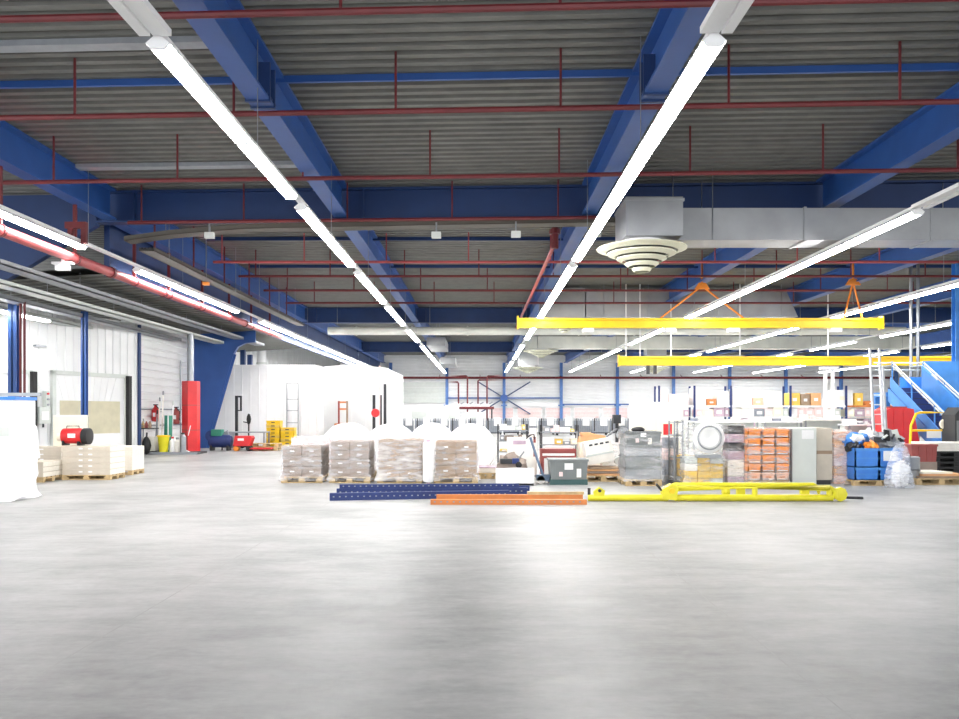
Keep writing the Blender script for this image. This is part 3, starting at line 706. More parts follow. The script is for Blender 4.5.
MB().blob((0, 0, .35), .17, .16, .35, .15, 2, 4).build('body', 'black', t); MB().tube([(0, 0, .6), (.02, 0, .85)], .03, 6).build('handle', 'dark', t)
t = gear('cleaning_trolley', 'white cleaning trolley with shelf of bottles in the corner by the dock wall', 'trolley', 151.5, 31.2, 0.08)
MB().box(-.25, .2, -.2, .2, .05, .6, .02).build('bin_body', 'offw', t); MB().box(-.42, .2, -.22, .22, .9, .94).build('shelf', 'dark', t)
for q in (-.38, .17): MB().tube([(q, .15, 0), (q, .15, 1.3)], .02, 6).build('upright', 'steel', t)
for k, q in enumerate((-.33, -.2, -.06)): MB().lathe([(.06, .94), (.06, 1.1), (.025, 1.16), (.025, 1.2)], (q, 0, 0), 10).build('bottle', ['wood', 'brick', 'card'][k], t)
for k, (px, z) in enumerate(((155.5, 1.35), (176, 1.25))):
    t = thing('fire_extinguisher', ['red fire extinguisher hanging on the rack left of the mops', 'dark red extinguisher hanging beside the red column guard'][k], 'extinguisher', (PX(px, 32.2), 32.2, z - .1))
    MB().lathe([(.02, 0), (.13, .02), (.14, .06), (.14, .48), (.05, .60), (.05, .66)], n=16).build('cylinder', 'redb' if k == 0 else 'brick', t)
    MB().box(-.08, .1, -.03, .03, .66, .70).build('valve_lever', 'black', t); MB().tube([(.05, -.05, .64), (.19, -.08, .5), (.17, -.08, .15)], .02, 6).build('hose', 'black', t)
    MB().box(-.05, .05, -.147, -.13, .2, .36).build('white_label', 'white', t); MB().bar((0, .1, .4), (-.1 , .9, .4), .03).build('wall_hook', 'steel', t)
t = thing('column_guard', 'tall red padded guard around the pipe at the foot of the blue portal column', 'guard', (PX(190.5, 32.2), 32.2, 0))
MB().prism([(-.34, -.02), (.0, -.30), (.30, -.12), (.32, .2), (-.3, .24)], 0, 2.88, 'z').build('guard_shell', 'redb', t)
for z in (.9, 1.9): MB().prism([(-.35, -.02), (.0, -.31), (.31, -.13), (.33, .21), (-.31, .25)], z, z + .03, 'z').build('strap', 'brick', t)
MB().bar((.02, -.31, .7), (.1, -.27, 1.1), .03, .01).build('white_scuff', 'white', t)
o = MB().tube([(0, 0, 0), (0, 0, 1.9)], .13, 14).build('silver_pipe', 'steel', None, (PX(190.5, 32.2), 32.2, 2.88)); tag(o, 'silver vertical pipe rising out of the red column guard', 'pipe')
o = MB().tube([(-.18, -.35, .55), (.0, -.5, .2), (.35, -.55, .03), (.6, -.4, .025)], .03, 7).build('white_hose', 'white', None, (PX(188, 31.6), 31.6, 0)); tag(o, 'white hose trailing on the floor round the red column guard', 'hose')
# --- white enclosures beyond
t = thing('white_enclosure', 'long white ribbed enclosure along the left behind the mast and yellow crates', 'enclosure', (0, 40, 0))
x0, x1 = PX(196, 40), PX(316, 40); zt = PZ(366, 40)
mb = MB(); u = x0
while u < x1 - .01:
    mb.box(u, min(u + .42, x1), 0, 2.0, 0, zt); mb.box(u + .19, u + .23, -.03, .01, 0.02, zt - .02); u += .42
mb.build('ribbed_panel', 'white', t); MB().box(x0, x1, -.02, 2.02, zt, zt + .06).build('cap_rail', 'white', t)
t = thing('white_enclosure', 'taller white plain enclosure box right of the ribbed one, behind the white reels', 'enclosure', (0, 43, 0))
a, b = PX(316.5, 43), PX(387, 43)
MB().prism([(a, 0), (b, 0), (b, PZ(368, 43)), (PX(352, 43), PZ(364, 43)), (a, PZ(367.5, 43))], 0, 9, 'y').build('panel_box', 'clad', t)
for k in range(5): MB().box(a + (b - a) * (k + .5) / 5 - .01, a + (b - a) * (k + .5) / 5 + .01, -.03, 0, 0, 3.9).build('joint_strip', 'white', t)
MB().box(b - .9, b - .82, -.04, 0, 2.2, 2.9).build('switch_plate', 'greyl', t)
t = thing('ladder_frame', 'thin grey ladder frame standing against the white ribbed enclosure', 'ladder', (PX(292.5, 39.7), 39.7, 0))
for q in (-.28, .28): MB().box(q - .02, q + .02, -.02, .02, 0, PZ(383, 39.7)).build('stile', 'steel', t)
for z in (.5, 1.1, 1.7, 2.27, PZ(383, 39.7) - .04): MB().box(-.28, .28, -.015, .015, z, z + .03).build('rung', 'steel', t)
t = thing('steam_stack', 'white round ventilation stack rising behind the ribbed enclosure', 'stack', (PX(261.5, 47.5), 47.5, 0))
MB().lathe([(.26, 0), (.26, ROOF + .03)], n=20).build('stack_pipe', 'white', t); MB().lathe([(.3, 4.5), (.3, 4.6)], n=20).build('joint_band', 'greyl', t)
for k, (px, Y, z0, z1) in enumerate(((227, 43, 3.6, 4.95), (250, 44, 3.6, 4.8), (243, 43, 3.4, 4.98))):
    t = thing('steel_post', f'dark blue post behind the ribbed enclosure near the portal column, {["left", "right", "middle"][k]}', 'post', (PX(px, Y), Y, 0))
    MB().box(-.12, .12, -.12, .12, 0, z1).build('shaft', 'blued', t); MB().box(-.2, .2, -.2, .2, 0, .02).build('base_plate', 'blued', t)
# compressor etc
t = thing('compressor', 'dark blue compressor with air tank left of the red pallet truck', 'compressor', (PX(219, 34), 34.2, 0))
MB().lathe([(.0, -.5), (.22, -.46), (.27, -.36), (.27, .36), (.22, .46), (0, .5)], (0, 0, .40), 20, 'x').build('air_tank', 'navy', t)
MB().box(-.35, .1, -.2, .2, .62, .9, .04).build('pump_head', 'teal', t); MB().lathe([(.24, -.05), (.24, .05)], (-.38, -.05, .62), 18, 'y').build('flywheel', 'navy', t)
for q in (-.35, .35): MB().box(q - .04, q + .04, -.22, .22, 0, .22).build('foot', 'dark', t)
MB().tube([(.1, 0, .7), (.3, 0, .85), (.35, 0, .62)], .025, 6).build('air_line', 'steel', t)
t = thing('work_table', 'low grey work table right of the compressor', 'table', (PX(245, 34.6), 34.9, 0))
MB().box(-1.0, .9, -.45, .45, .74, .79, .005).build('table_top', 'greym', t)
for sx in (-.95, .85):
    for sy in (-.4, .4): MB().box(sx - .03, sx + .03, sy - .03, sy + .03, 0, .74).build('leg', 'steel', t)
MB().box(-.95, -.4, -.44, -.40, .1, .74).build('side_panel', 'greym', t)
t = thing('pallet_truck', 'red hand pallet truck parked in front of the white enclosure', 'pallet truck', (PX(243, 33.6), 33.7, 0))
MB().prism([(-.38, .22), (.3, .22), (.42, .55), (.36, .64), (-.30, .64)], -.25, .2, 'y').build('body_hood', 'redb', t)
MB().box(-.18, .08, -.262, -.25, .44, .54).build('white_marking', 'white', t)
for q in (-.28, .25): MB().lathe([(.09, -.22), (.11, -.20), (.11, .16), (.09, .18)], (q, 0, .11), 16, 'y').build('wheel', 'orangeb' if q < 0 else 'black', t)
MB().box(.3, 1.2, -.22, -.08, .08, .14).box(.3, 1.2, .08, .22, .08, .14).build('forks', 'redb', t)
MB().box(-.4, .3, -.2, .15, .2, .24).build('chassis', 'dark', t)
t = thing('lift_mast', 'slim black lift mast standing behind the work table', 'lift', (PX(239, 37.2), 37.2, 0))
MB().box(-.17, -.05, -.06, .06, 0, PZ(396, 37.2)).build('mast_rail', 'dark', t); MB().box(.06, .13, -.05, .05, PZ(410.5, 37.2), PZ(396.5, 37.2)).build('mast_rail', 'dark', t)
MB().box(-.17, .13, -.06, .06, PZ(397.5, 37.2), PZ(396, 37.2) + .01).build('cross_head', 'dark', t); MB().box(-.05, .13, -.04, .04, PZ(411, 37.2), PZ(410, 37.2)).build('lower_tie', 'dark', t)
MB().box(-.3, .3, -.4, .3, 0, .12).build('base', 'black', t)
t = thing('tiller_handle', 'black hand truck with upright tiller handle just right of the slim mast', 'hand truck', (PX(248.5, 36.4), 36.4, 0))
MB().tube([(0, 0, .1), (0, .05, 1.2)], .035, 8).build('tiller', 'black', t); MB().blob((0, .05, 1.32), .10, .08, .26, .1, 2, 3).build('grip_head', 'black', t)
MB().tube([(0, .05, 1.15), (-.25, .05, 1.2)], .025, 6).build('grip_lever', 'dark', t); MB().box(-.3, .3, -.25, .25, .06, .16).build('base', 'black', t)
for q in (-.2, .2): MB().lathe([(.07, -.04), (.07, .04)], (q, -.2, .07), 12, 'y').build('wheel', 'black', t)
for k in range(2):
    t = thing('wooden_pallet', ['empty wooden pallet on the floor right of the red pallet truck, lower of two', 'empty wooden pallet stacked on the one right of the red pallet truck'][k], 'pallet', (PX(264, 34), 34.4, .15 * k), 0.05 * k)
    pallet_mb(1.15, .9, .15).build('deck_boards', 'wood', t)
# amber crate stack
Y = 36.2
for c, (px, n) in enumerate(((274.5, 8), (288.5, 6))):
    for k in range(n):
        pos = ['bottom', 'second', 'third', 'fourth', 'fifth', 'sixth', 'seventh', 'eighth'][k]
        t = thing('yellow_crate', f'amber yellow crate, {pos} from the floor in the {"taller left" if c == 0 else "shorter right"} stack', 'crate', (PX(px, Y), Y + .03 * (k % 2), .158 * k), 0, 'amber yellow crates by the white enclosure')
        mb = MB(); w, d, h = .30, .28, .15
        mb.box(-w, w, -d, -d + .02, 0, h).box(-w, w, d - .02, d, 0, h).box(-w, -w + .02, -d, d, 0, h).box(w - .02, w, -d, d, 0, h).box(-w, w, -d, d, 0, .015)
        mb.build('crate_shell', 'yellow' if (k + c) % 3 else 'yel_c', t)
        MB().box(-w - .012, w + .012, -d - .012, -d, h - .035, h).build('lip', 'yellow', t); MB().box(-.08, .08, -d - .006, -d, .05, .09).build('hand_slot', 'dark', t)
# ================================================================ front row, centre and right
# blue perforated rack uprights on the floor
def perf(label, px0, px1, yb, h, m, d=.1, rz=0.0, z=0, group=None, holes=True):
    Y = BY(yb); x0, x1 = PX(px0, Y), PX(px1, Y); L = x1 - x0
    t = thing('rack_upright' if m == 'navy' else 'rack_beam', label, 'rack part', (x0, Y, z), rz, group)
    mb = MB(); mb.box(0, L, 0, .012, 0, h).box(0, L, .012, d, h - .012, h).box(0, L, .012, d, 0, .012).box(0, L, .012, .02, 0, h); mb.build('profile', m, t)
    if holes:
        mb = MB(); x = .05
        while x < L - .05: mb.box(x, x + .03, -.003, .003, h * .45, h * .45 + .022); x += .11
        mb.build('slot_row', 'lead', t)
    MB().box(-.008, .0, -.01, d + .01, 0, h).build('end_plate', m, t)
    return t
perf('nearest dark blue perforated rack upright lying on the floor', 330, 513, 500.8, .135, 'navy', rz=.17)
perf('dark blue perforated rack upright lying just behind the nearest one', 337, 528, 495.8, .135, 'navy', rz=.06, z=0)
perf('farthest dark blue rack upright of the floor bundle, near the wrapped pallets', 346, 530, 491.5, .11, 'navy', rz=.03)
perf('upper blue rack upright resting on the bundle on the floor', 340, 520, 495.7, .08, 'navy', d=.08, z=.1355, rz=.06)
perf('front orange perforated rack beam lying on the floor', 431, 587, 504.8, .09, 'orange', d=.1)
perf('rear orange rack beam lying behind the front orange one', 437, 583, 500.2, .10, 'orange', d=.1, holes=False)
perf('pale wooden-coloured batten on top of the orange rack beams', 528, 584, 500.2, .05, 'wood', d=.08, z=.102, holes=False).name = 'wooden_batten'
# yellow guard rail, dismantled on the floor
Yr = 14.5
t = thing('yellow_guardrail', 'long single yellow guard rail tube with end brackets lying left of the yellow frame', 'guard rail', (PX(588, Yr), Yr, 0))
L = PX(668, Yr) - PX(588, Yr)
MB().tube([(0, 0, .065), (L, 0, .065)], .06, 12).build('rail_tube', 'lemon', t)
MB().prism([(.1, .06), (.28, .06), (.3, .20), (.2, .26), (.1, .18)], -.05, .05, 'y').build('bracket', 'lemon', t); MB().lathe([(.03, .08), (.03, -.10)], (.2, 0, .2), 8, 'y').build('bolt', 'dark', t)
MB().tube([(.02, 0, .12), (.02, 0, .24)], .03, 6).build('black_peg', 'dark', t)
t = thing('yellow_guardrail', 'long yellow tubular guard frame lying on the floor in front of the wrapped stacks', 'guard rail', (PX(672, Yr), Yr, 0))
L = PX(838, Yr) - PX(672, Yr); zt = PZ(488, Yr)
MB().tube([(0.05, 0, .065), (L - .1, 0, .065)], .06, 12).build('lower_rail', 'lemon', t)
MB().tube([(.02, 0, .07), (.02, 0, zt - .05), (.08, 0, zt), (L - .16, 0, zt), (L - .06, 0, zt - .06), (L - .04, 0, .07)], .06, 12).build('upper_rail', 'lemon', t)
MB().tube([(0, .35, .20), (.05, .35, zt - .02), (.12, .35, zt + .02), (L - .3, .35, zt + .02), (L - .2, .35, zt - .04), (L - .2, .35, .0)], .05, 12).build('rear_rail', 'lemon', t)
for q in (1.5, 2.85):
    MB().tube([(q, 0, .07), (q, 0, zt)], .05, 10).build('strut', 'lemon', t)
    if q < 2: MB().box(q - .22, q - .08, .28, .38, .06, zt).build('socket', 'lemon', t)
MB().box(L - .55, L - .4, .28, .38, .06, zt).build('socket', 'lemon', t)
MB().lathe([(.07, -.06), (.09, 0), (.07, .06)], (1.02, .15, .16), 12, 'x').build('clamp_knob', 'lemon', t); MB().tube([(1.02, .15, 0), (1.02, .15, .16)], .02, 6).build('knob_stem', 'lemon', t)
MB().prism([(-.18, .05), (.06, .02), (.1, .28), (-.02, .32), (-.2, .22)], -.09, .09, 'y').build('hinge_bracket', 'lemon', t); MB().lathe([(.05, -.12), (.05, .12)], (-.02, 0, .2), 10, 'y').build('hinge_pin', 'yellow', t)
MB().tube([(-.2, -.05, .2), (-.3, -.05, .32)], .025, 6).build('black_lever', 'dark', t)
t = thing('pipe_clamp', 'yellow round clamp with a dark bar at the right end of the yellow frame', 'clamp', (PX(838, Yr) + .03, Yr, 0))
MB().lathe([(.04, -.06), (.13, -.04), (.13, .04), (.04, .06)], (.0, 0, .13), 8, 'y').build('clamp_wheel', 'lemon', t); MB().tube([(.12, 0, .07), (.42, 0, .06)], .025, 8).build('dark_bar', 'dark', t)
# grey plastic trunks
def crate_grey(t, w, d, h, lid=True, z=0):
    MB().prism([(-w / 2 + .03, z), (w / 2 - .03, z), (w / 2, z + h), (-w / 2, z + h)], -d / 2, d / 2, 'y').build('tub', 'grey', t)
    MB().box(-w / 2 - .02, w / 2 + .02, -d / 2 - .02, d / 2 + .02, z + h, z + h + .05, .01).build('rim', 'grey', t)
    for q in (-.33, .33): MB().box(q * w - .02, q * w + .02, -d / 2 - .012, -d / 2 + .01, z + .04, z + h).build('rib', 'grey', t)
Y = 17.8
t = thing('grey_tub', 'grey plastic tub with white paper labels standing in front of the red crate', 'tub', (PX(569, Y), Y + .35, 0))
MB().box(-.42, .42, -.33, .33, 0, .12).build('dark_base', 'tealbase', t); crate_grey(t, .84, .7, .40, z=.12)
MB().box(-.10, .09, -.375, -.36, .34, .48).build('paper_label', 'white', t); MB().box(.17, .27, -.37, -.36, .17, .36).build('printed_sheet', 'offw', t); MB().box(-.22, -.14, -.37, -.36, .19, .29).build('pink_label', 'pinkp', t)
# pallet jack with blue-grey handle
t = thing('pallet_jack', 'blue-grey pallet jack with long slanting handle left of the grey tub', 'pallet truck', (PX(545, 18.2), 18.2, 0))
MB().tube([(-.02, 0, .12), (-.18, -.05, .55), (-.34, -.1, 1.05)], .03, 8).build('tiller', 'jackblue', t)
MB().tube([(-.44, -.1, 1.02), (-.34, -.1, 1.1), (-.26, -.1, 1.12), (-.24, -.1, 1.0)], .018, 6).build('grip', 'dark', t)
MB().box(-.2, .12, -.12, .12, .07, .2).build('chassis', 'jackblue', t); MB().box(.05, .3, -.2, -.08, .05, .11).box(.05, .3, .08, .2, .05, .11).build('forks', 'jackblue', t)
for q in (-.09, .09): MB().lathe([(.09, q - .03), (.09, q + .03)], (-.1, 0, .09), 16, 'y').build('wheel', 'offw', t)
# white box with junk
t = thing('white_crate', 'white lined open crate at the end of the blue uprights', 'crate', (PX(515, 17.6), 17.95, 0))
w, d, h = .41, .33, .36
MB().box(-w, w, -d, -d + .03, .0, h).box(-w, w, d - .03, d, 0, h).box(-w, -w + .03, -d, d, 0, h).box(w - .03, w, -d, d, 0, h).box(-w, w, -d, d, 0, .12).build('shell', 'white', t)
MB().wrap(-w - .012, w + .012, -d - .012, -d, .05, h + .03, .012, 4, 3).build('plastic_liner', 'reel', t)
jk = [('dark_tool', 'dark power tool lying in the white lined crate', 'dark', -.12, -.1, .12, .56), ('blue_bottle', 'dark blue bottle leaning in the white lined crate', 'navy', .12, -.05, .12, .58)]
t = thing('black_printer', 'black and blue device lying on the junk in the white lined crate', 'device', (PX(510, 17.8), 17.85, .47))
MB().box(-.22, .05, -.1, .1, 0, .11, .02).build('casing', 'dark', t); MB().box(.05, .2, -.09, .09, .0, .12, .02).build('blue_end', 'navy', t)
t = thing('cable_heap', 'beige and grey heap of parts filling the white lined crate', 'heap', (PX(513, 17.9), 18.0, .12))
MB().blob((0, 0, .26), .33, .22, .30, .5, 3, 9).build('parts', 'cardg', t); MB().lathe([(.02, -.1), (.07, -.08), (.07, .06), (.03, .08)], (.12, -.2, .33), 12, 'y').build('black_wheel', 'black', t)
MB().tube([(.05, -.1, .36), (.25, -.1, .62)], .02, 6).build('grey_stick', 'steel', t)
t = thing('white_carton', 'white carton standing behind the white lined crate', 'carton', (PX(521, 19.2), 19.2, 0))
MB().box(-.33, .28, -.25, .25, 0, 1.02, .01).build('box_body', 'offw', t); MB().box(-.2, .1, -.262, -.25, .86, .95).build('blue_label', 'purple', t); MB().box(-.33, .28, -.02, .02, 1.02, 1.025).build('tape', 'card', t)
t = thing('pallet_stub', 'low wooden pallet with white sheets at the foot of the rightmost reel', 'pallet', (PX(489, 19.8), 19.8, 0))
pallet_mb(.5, .7).build('deck_boards', 'wood', t); MB().box(-.24, .24, -.3, .3, .14, .26, .01).build('sheet_stack', 'offw', t); MB().box(-.25, .25, -.31, .31, .26, .28).build('cover_sheet', 'purple', t)
# red crate and display racks behind
t = thing('red_crate', 'faded red and white printed crate behind the grey tub', 'crate', (PX(559, 19.4), 19.7, 0))
MB().box(-.43, .42, -.28, .28, 0, .72, .01).build('crate_shell', 'brick', t)
MB().box(-.40, .38, -.291, -.28, .56, .62).box(-.36, -.2, -.291, -.28, .1, .5).build('white_print', 'white', t); MB().box(-.43, .42, -.294, -.28, .66, .73).build('lip', 'brick', t); MB().box(-.30, .34, -.25, .25, .72, .78).build('content_top', 'pinkp', t)
def wirerack(label, px0, px1, Y, ztop, nsh, cols):
    w = (px1 - px0) * Y / F; t = thing('wire_rack', label, 'rack', (PX((px0 + px1) / 2, Y), Y, 0))
    for sx in (-w / 2, w / 2):
        for sy in (-.25, .25): MB().tube([(sx, sy, 0), (sx, sy, ztop)], .018, 6).build('upright', 'dark', t)
    for k in range(nsh):
        z = ztop * (k + .8) / nsh - .12
        mb = MB(); mb.box(-w / 2, w / 2, -.27, -.25, z - .02, z + .01).box(-w / 2, w / 2, .25, .27, z - .02, z + .01).box(-w / 2, w / 2, -.25, .25, z - .012, z); mb.build('shelf', 'steel', t)
    rnd = random.Random(px0)
    return t, w, [ztop * (k + .8) / nsh - .12 for k in range(nsh)]
def fill(w, zs, cx, Y, cols, group, where, hmax=.2, n=5, kinds=('parts_box', 'parts_tray')):
    rnd = random.Random(int(cx * 100) + int(Y))
    for k, z in enumerate(zs):
        x = -w / 2 + .05; i = 0
        while x < w / 2 - .12 and i < n:
            ww = rnd.uniform(.10, min(.3, w / 2 - x)); hh = rnd.uniform(.4, 1) * hmax; m = cols[rnd.randrange(len(cols))]
            cn = COLN[m]
            t = thing('parts_box', f'{cn} box, {ORN[i]} from left, {["lowest", "second", "third", "top", ""][k]} shelf, {where}', 'box', (cx + x + ww / 2, Y, z), 0, group)
            MB().box(-ww / 2 + .006, ww / 2 - .006, -.2, .2, 0, hh, .008).build('box_body', m, t); MB().box(-ww / 4, ww / 4, -.206, -.2, hh * .3, hh * .7).build('label_patch', 'white', t)
            x += ww; i += 1
cl = ['offw', 'white', 'greyl', 'cream', 'pinkp', 'steel', 'yel_c', 'cardg']
t, w, zs = wirerack('dark wire rack of small goods behind the faded red crate', 541, 577, 21.0, PZ(425, 21), 4, cl); fill(w, zs, PX(559, 21), 21.0, cl, 'small goods on the wire racks', 'rack behind red crate')
t, w, zs = wirerack('dark wire rack of small goods just right of the rightmost reel', 498, 527, 24.0, PZ(424, 24), 4, cl); fill(w, zs, PX(512.5, 24), 24.0, cl, 'small goods on the wire racks', 'rack beside rightmost reel')
t = thing('banner_stand', 'narrow red and white banner stand right of the white carton', 'banner', (PX(533, 20.2), 20.2, 0))
MB().box(-.11, .11, -.15, .15, 0, .04).build('foot', 'greym', t); MB().box(-.09, .09, -.012, .012, .04, 1.22).build('banner_sheet', 'offw', t); MB().box(-.07, .05, -.016, -.012, .5, .75).box(-.05, .07, -.016, -.012, .85, 1.0).build('red_print', 'brick', t)
# cardboard heap with white box
t = thing('card_heap', 'pallet of loose orange-brown card sheets left of the grey wrapped tubs', 'sheet pile', (PX(604, 18.6), 19.1, 0))
pallet_mb(1.0, .9).build('wooden_pallet', 'wood', t)
for k in range(4): 
    o = MB().box(-.48 + .04 * k, .46 - .03 * k, -.42, .4, .14 + .05 * k, .18 + .05 * k, .006).build('card_sheet', ['cardo', 'cardg', 'cardo', 'card'][k], t); o.rotation_euler.z = (-.06, .05, -.03, .08)[k]
t = thing('white_box', 'white box tilted on the loose card sheets', 'box', (PX(600, 18.7), 19.0, .36))
R = Matrix.Rotation(-.18, 4, 'Y')
MB().box(-.33, .32, -.25, .25, .07, .60, .012, R).build('box_body', 'offw', t)
for k in range(4): MB().box(-.22 + .13 * k, -.14 + .13 * k, -.258, -.24, .5, .54, 0, R, (0, 0, .33)).build('vent_hole', 'dark', t)
MB().box(-.33, .32, -.262, -.248, .26, .30, 0, R, (0, 0, .33)).build('tape_band', 'greyl', t)
t = thing('card_bundle', 'orange-brown card bundle lying high behind the tilted white box', 'card bundle', (PX(592, 20.6), 20.6, 0))
MB().box(-.36, .36, -.3, .3, 0, .85, .01).build('carton_below', 'cream', t); MB().prism([(-.36, .85), (.36, .85), (.30, 1.02), (.0, 1.08), (-.33, 1.0)], -.28, .28, 'y').build('card_top', 'cardo', t); MB().box(-.3, -.05, -.26, .2, 1.03, 1.10).build('loose_flap', 'cardo', t)
# clear round wrapped coil
t = thing('film_coil', 'clear plastic wrapped coil leaning beside the grey wrapped tubs', 'coil', (PX(619, 19.2), 19.3, 0))
MB().lathe([(.12, -.10), (.42, -.12), (.45, 0), (.42, .12), (.12, .10), (.12, -.10)], (0, 0, .45), 32, 'y', False).build('coil_body', 'filmm', t); MB().lathe([(.10, -.13), (.10, .13)], (0, 0, .45), 16, 'y').build('core', 'greyl', t)
for a in (-.27, .27): MB().prism([(a, 0), (a * 1.7, 0), (a * 1.7, .1)], -.1, .1, 'y').build('chock', 'wood', t)
# robot-like machine
t = thing('stand_machine', 'small dark stand machine with a box head behind the coil', 'machine', (PX(617, 23), 23, 0))
MB().box(-.22, .22, -.2, .2, 0, .75, .02).build('cabinet', 'offw', t); MB().tube([(0, 0, .75), (0, 0, 1.3)], .05, 8).build('stem', 'dark', t)
MB().box(-.12, .1, -.12, .12, 1.3, 1.55, .02).build('box_head', 'dark', t); MB().blob((.15, 0, 1.0), .2, .16, .2, .4, 2, 6).build('motor', 'greym', t)
for q in (-.3, .25): MB().tube([(0, -.02, 1.15), (q, -.1, .95), (q * 1.2, -.15, .78)], .03, 6).build('arm', 'steel', t)
# grey wrapped tubs on pallet
Y = 17.5
t = thing('wrapped_tubs', 'stack of grey plastic tubs in stretch film on a wooden pallet', 'pallet load', (PX(644, Y), Y + .5, 0))
pallet_mb(.80, .95).build('wooden_pallet', 'wood', t)
z = .14
for k, h in enumerate((.26, .24, .24, .30)):
    mb = MB(); ww = .39; mb.prism([(-ww + .02, z), (ww - .02, z), (ww, z + h), (-ww, z + h)], -.42, .42, 'y'); o = mb.build('tub', 'grey' if k % 2 else 'greym', t)
    MB().box(-ww - .01, ww + .01, -.44, .44, z + h - .04, z + h).build('rim', 'grey', o); z += h + .003
MB().box(-.06, .06, -.452, -.43, z - .12, z - .03).build('paper_label', 'white', t); MB().box(.1, .18, -.45, -.43, z - .28, z - .14).build('printed_sheet', 'offw', t); MB().box(-.17, -.1, -.45, -.43, z - .24, z - .15).build('pink_label', 'pinkp', t)
MB().blob((-.05, -.1, z + .04), .16, .12, .06, .3, 2, 3).build('black_scrap', 'black', t)
MB().wrap(-.41, .41, -.46, .46, .10, z + .01, .02, 6, 11, .1).build('stretch_film', 'film', t)
# tall white cabinet with orange patch
t = thing('tall_cabinet', 'tall white cabinet with an orange label behind the grey wrapped tubs', 'cabinet', (PX(657, 24), 24.4, 0))
MB().box(-.70, .72, -.35, .35, .06, PZ(402, 24), .01).build('carcass', 'cream', t); MB().box(-.66, .68, -.33, .33, 0, .06).build('plinth', 'greym', t); MB().box(-.005, .005, -.353, -.34, .1, 1.9).build('door_gap', 'greyl', t)
MB().box(.20, .46, -.365, -.35, PZ(435, 24), PZ(424, 24)).build('orange_label', 'redb', t)
wrapped(664, 679, 18.4, 436, 'narrow wrapped stack with pink and mauve print right of the grey wrapped tubs', 1, 4, 'pinkp', d=.8, seed=14, cols=['lead', 'lead', 'purple', 'pinkp'], pal=False, marks=False)
t = thing('metal_frame', 'steel roll frame standing beside the wrapped stack with the round plate', 'frame', (PX(678.5, 17.9), 17.9, 0))
hh = PZ(421, 17.9)
for q in (-.09, .10): MB().tube([(q, 0, .04), (q, 0, hh)], .022, 6).build('upright', 'steel', t); MB().tube([(q, .5, .04), (q, .5, hh)], .022, 6).build('upright', 'steel', t)
for z in (.15, .6, 1.1, hh - .03): MB().tube([(-.09, 0, z), (.10, 0, z), (.10, .5, z), (-.09, .5, z), (-.09, 0, z)], .015, 6).build('cross_bar', 'steel', t)
MB().box(-.12, .13, -.03, .53, .02, .06).build('base', 'dark', t)
for q in (-.07, .08): MB().lathe([(.03, -.03), (.03, .03)], (q, 0, .03), 10, 'y').build('castor', 'black', t)
# wrapped stack with yellow cartons and round white plate
t = wrapped(684, 725, 17.6, 455, 'wrapped stack of amber cartons carrying a round white cover', 3, 4, 'yel_c', d=1.0, seed=21, cols=['yel_c', 'yel_c', 'offw', 'yel_c', 'greyl'], pal=False, marks=False)
t2 = thing('glass_case', 'clear plastic wrapped frame standing on the amber cartons', 'case', (PX(704.5, 17.6), 18.1, PZ(455, 17.6)))
hh = PZ(424, 17.6) - PZ(455, 17.6)
MB().wrap(-.44, .44, -.42, .42, 0, hh, .03, 6, 8).build('stretch_film', 'film', t2)
for sx in (-.4, .4):
    for sy in (-.35, .35): MB().box(sx - .02, sx + .02, sy - .02, sy + .02, 0, hh - .03).build('corner_post', 'greyl', t2)
t3 = thing('round_cover', 'round white dish-shaped cover leaning on the amber carton stack', 'cover', (PX(709, 17.4), 17.42, PZ(457, 17.4)))
MB().lathe([(.0, -.05), (.2, -.09), (.33, -.03), (.345, 0), (.33, .03), (0, .01)], (0, 0, .42), 36, 'y').build('dish', 'white', t3)
MB().lathe([(.235, -.08), (.25, -.10), (.27, -.07)], (0, 0, .42), 36, 'y', False).build('rim_ring', 'greym', t3)
MB().box(-.25, .25, -.05, .2, -.02, .05).build('support', 'greym', t3)
wrapped(727, 746, 17.7, 424, 'narrow wrapped stack of mixed mauve and white print between cover and orange crates', 1, 7, 'purple', d=.9, seed=31, cols=['purple', 'greym', 'purple', 'offw', 'cardg', 'dark', 'offw'], pal=False, marks=False)
# orange crates, wrapped
Y = 17.5
x0, x1 = PX(748, Y), PX(790, Y); w = x1 - x0
t = thing('wrapped_crates', 'film-wrapped block of bright orange crates, six layers high', 'pallet load', ((x0 + x1) / 2, Y + .45, 0))
pallet_mb(w, .9, .12).build('wooden_pallet', 'wood', t)
hz = (PZ(429, Y) - .12) / 6; cw = w / 3
for k in range(6):
    for i in range(3):
        mb = MB(); a, b, c, d = -cw / 2 + .01, cw / 2 - .01, -.42, .42; h = hz - .008
        mb.box(a, b, c, c + .02, 0, h).box(a, b, d - .02, d, 0, h).box(a, a + .02, c, d, 0, h).box(b - .02, b, c, d, 0, h).box(a, b, c, d, 0, .02)
        o = mb.build('crate', ['peach', 'orangeb', 'orangeb', 'orangeb', 'orangeb', 'orangeb'][k], t, (-w / 2 + cw * (i + .5), 0, .12 + hz * k))
        MB().box(a - .004, b + .004, c - .014, c, h - .045, h - .01).build('lip', 'orangeb' if k else 'peach', o); MB().box(-.06, .06, c - .004, c, h * .3, h * .5).build('hand_slot', 'orange', o)
        MB().box(a + .03, b - .03, c - .003, c + .001, .02, h * .22).build('pale_band', 'offw', o)
MB().wrap(-w / 2 - .015, w / 2 + .015, -.45, .45, .06, PZ(428, Y), .015, 7, 41).build('stretch_film', 'film', t)
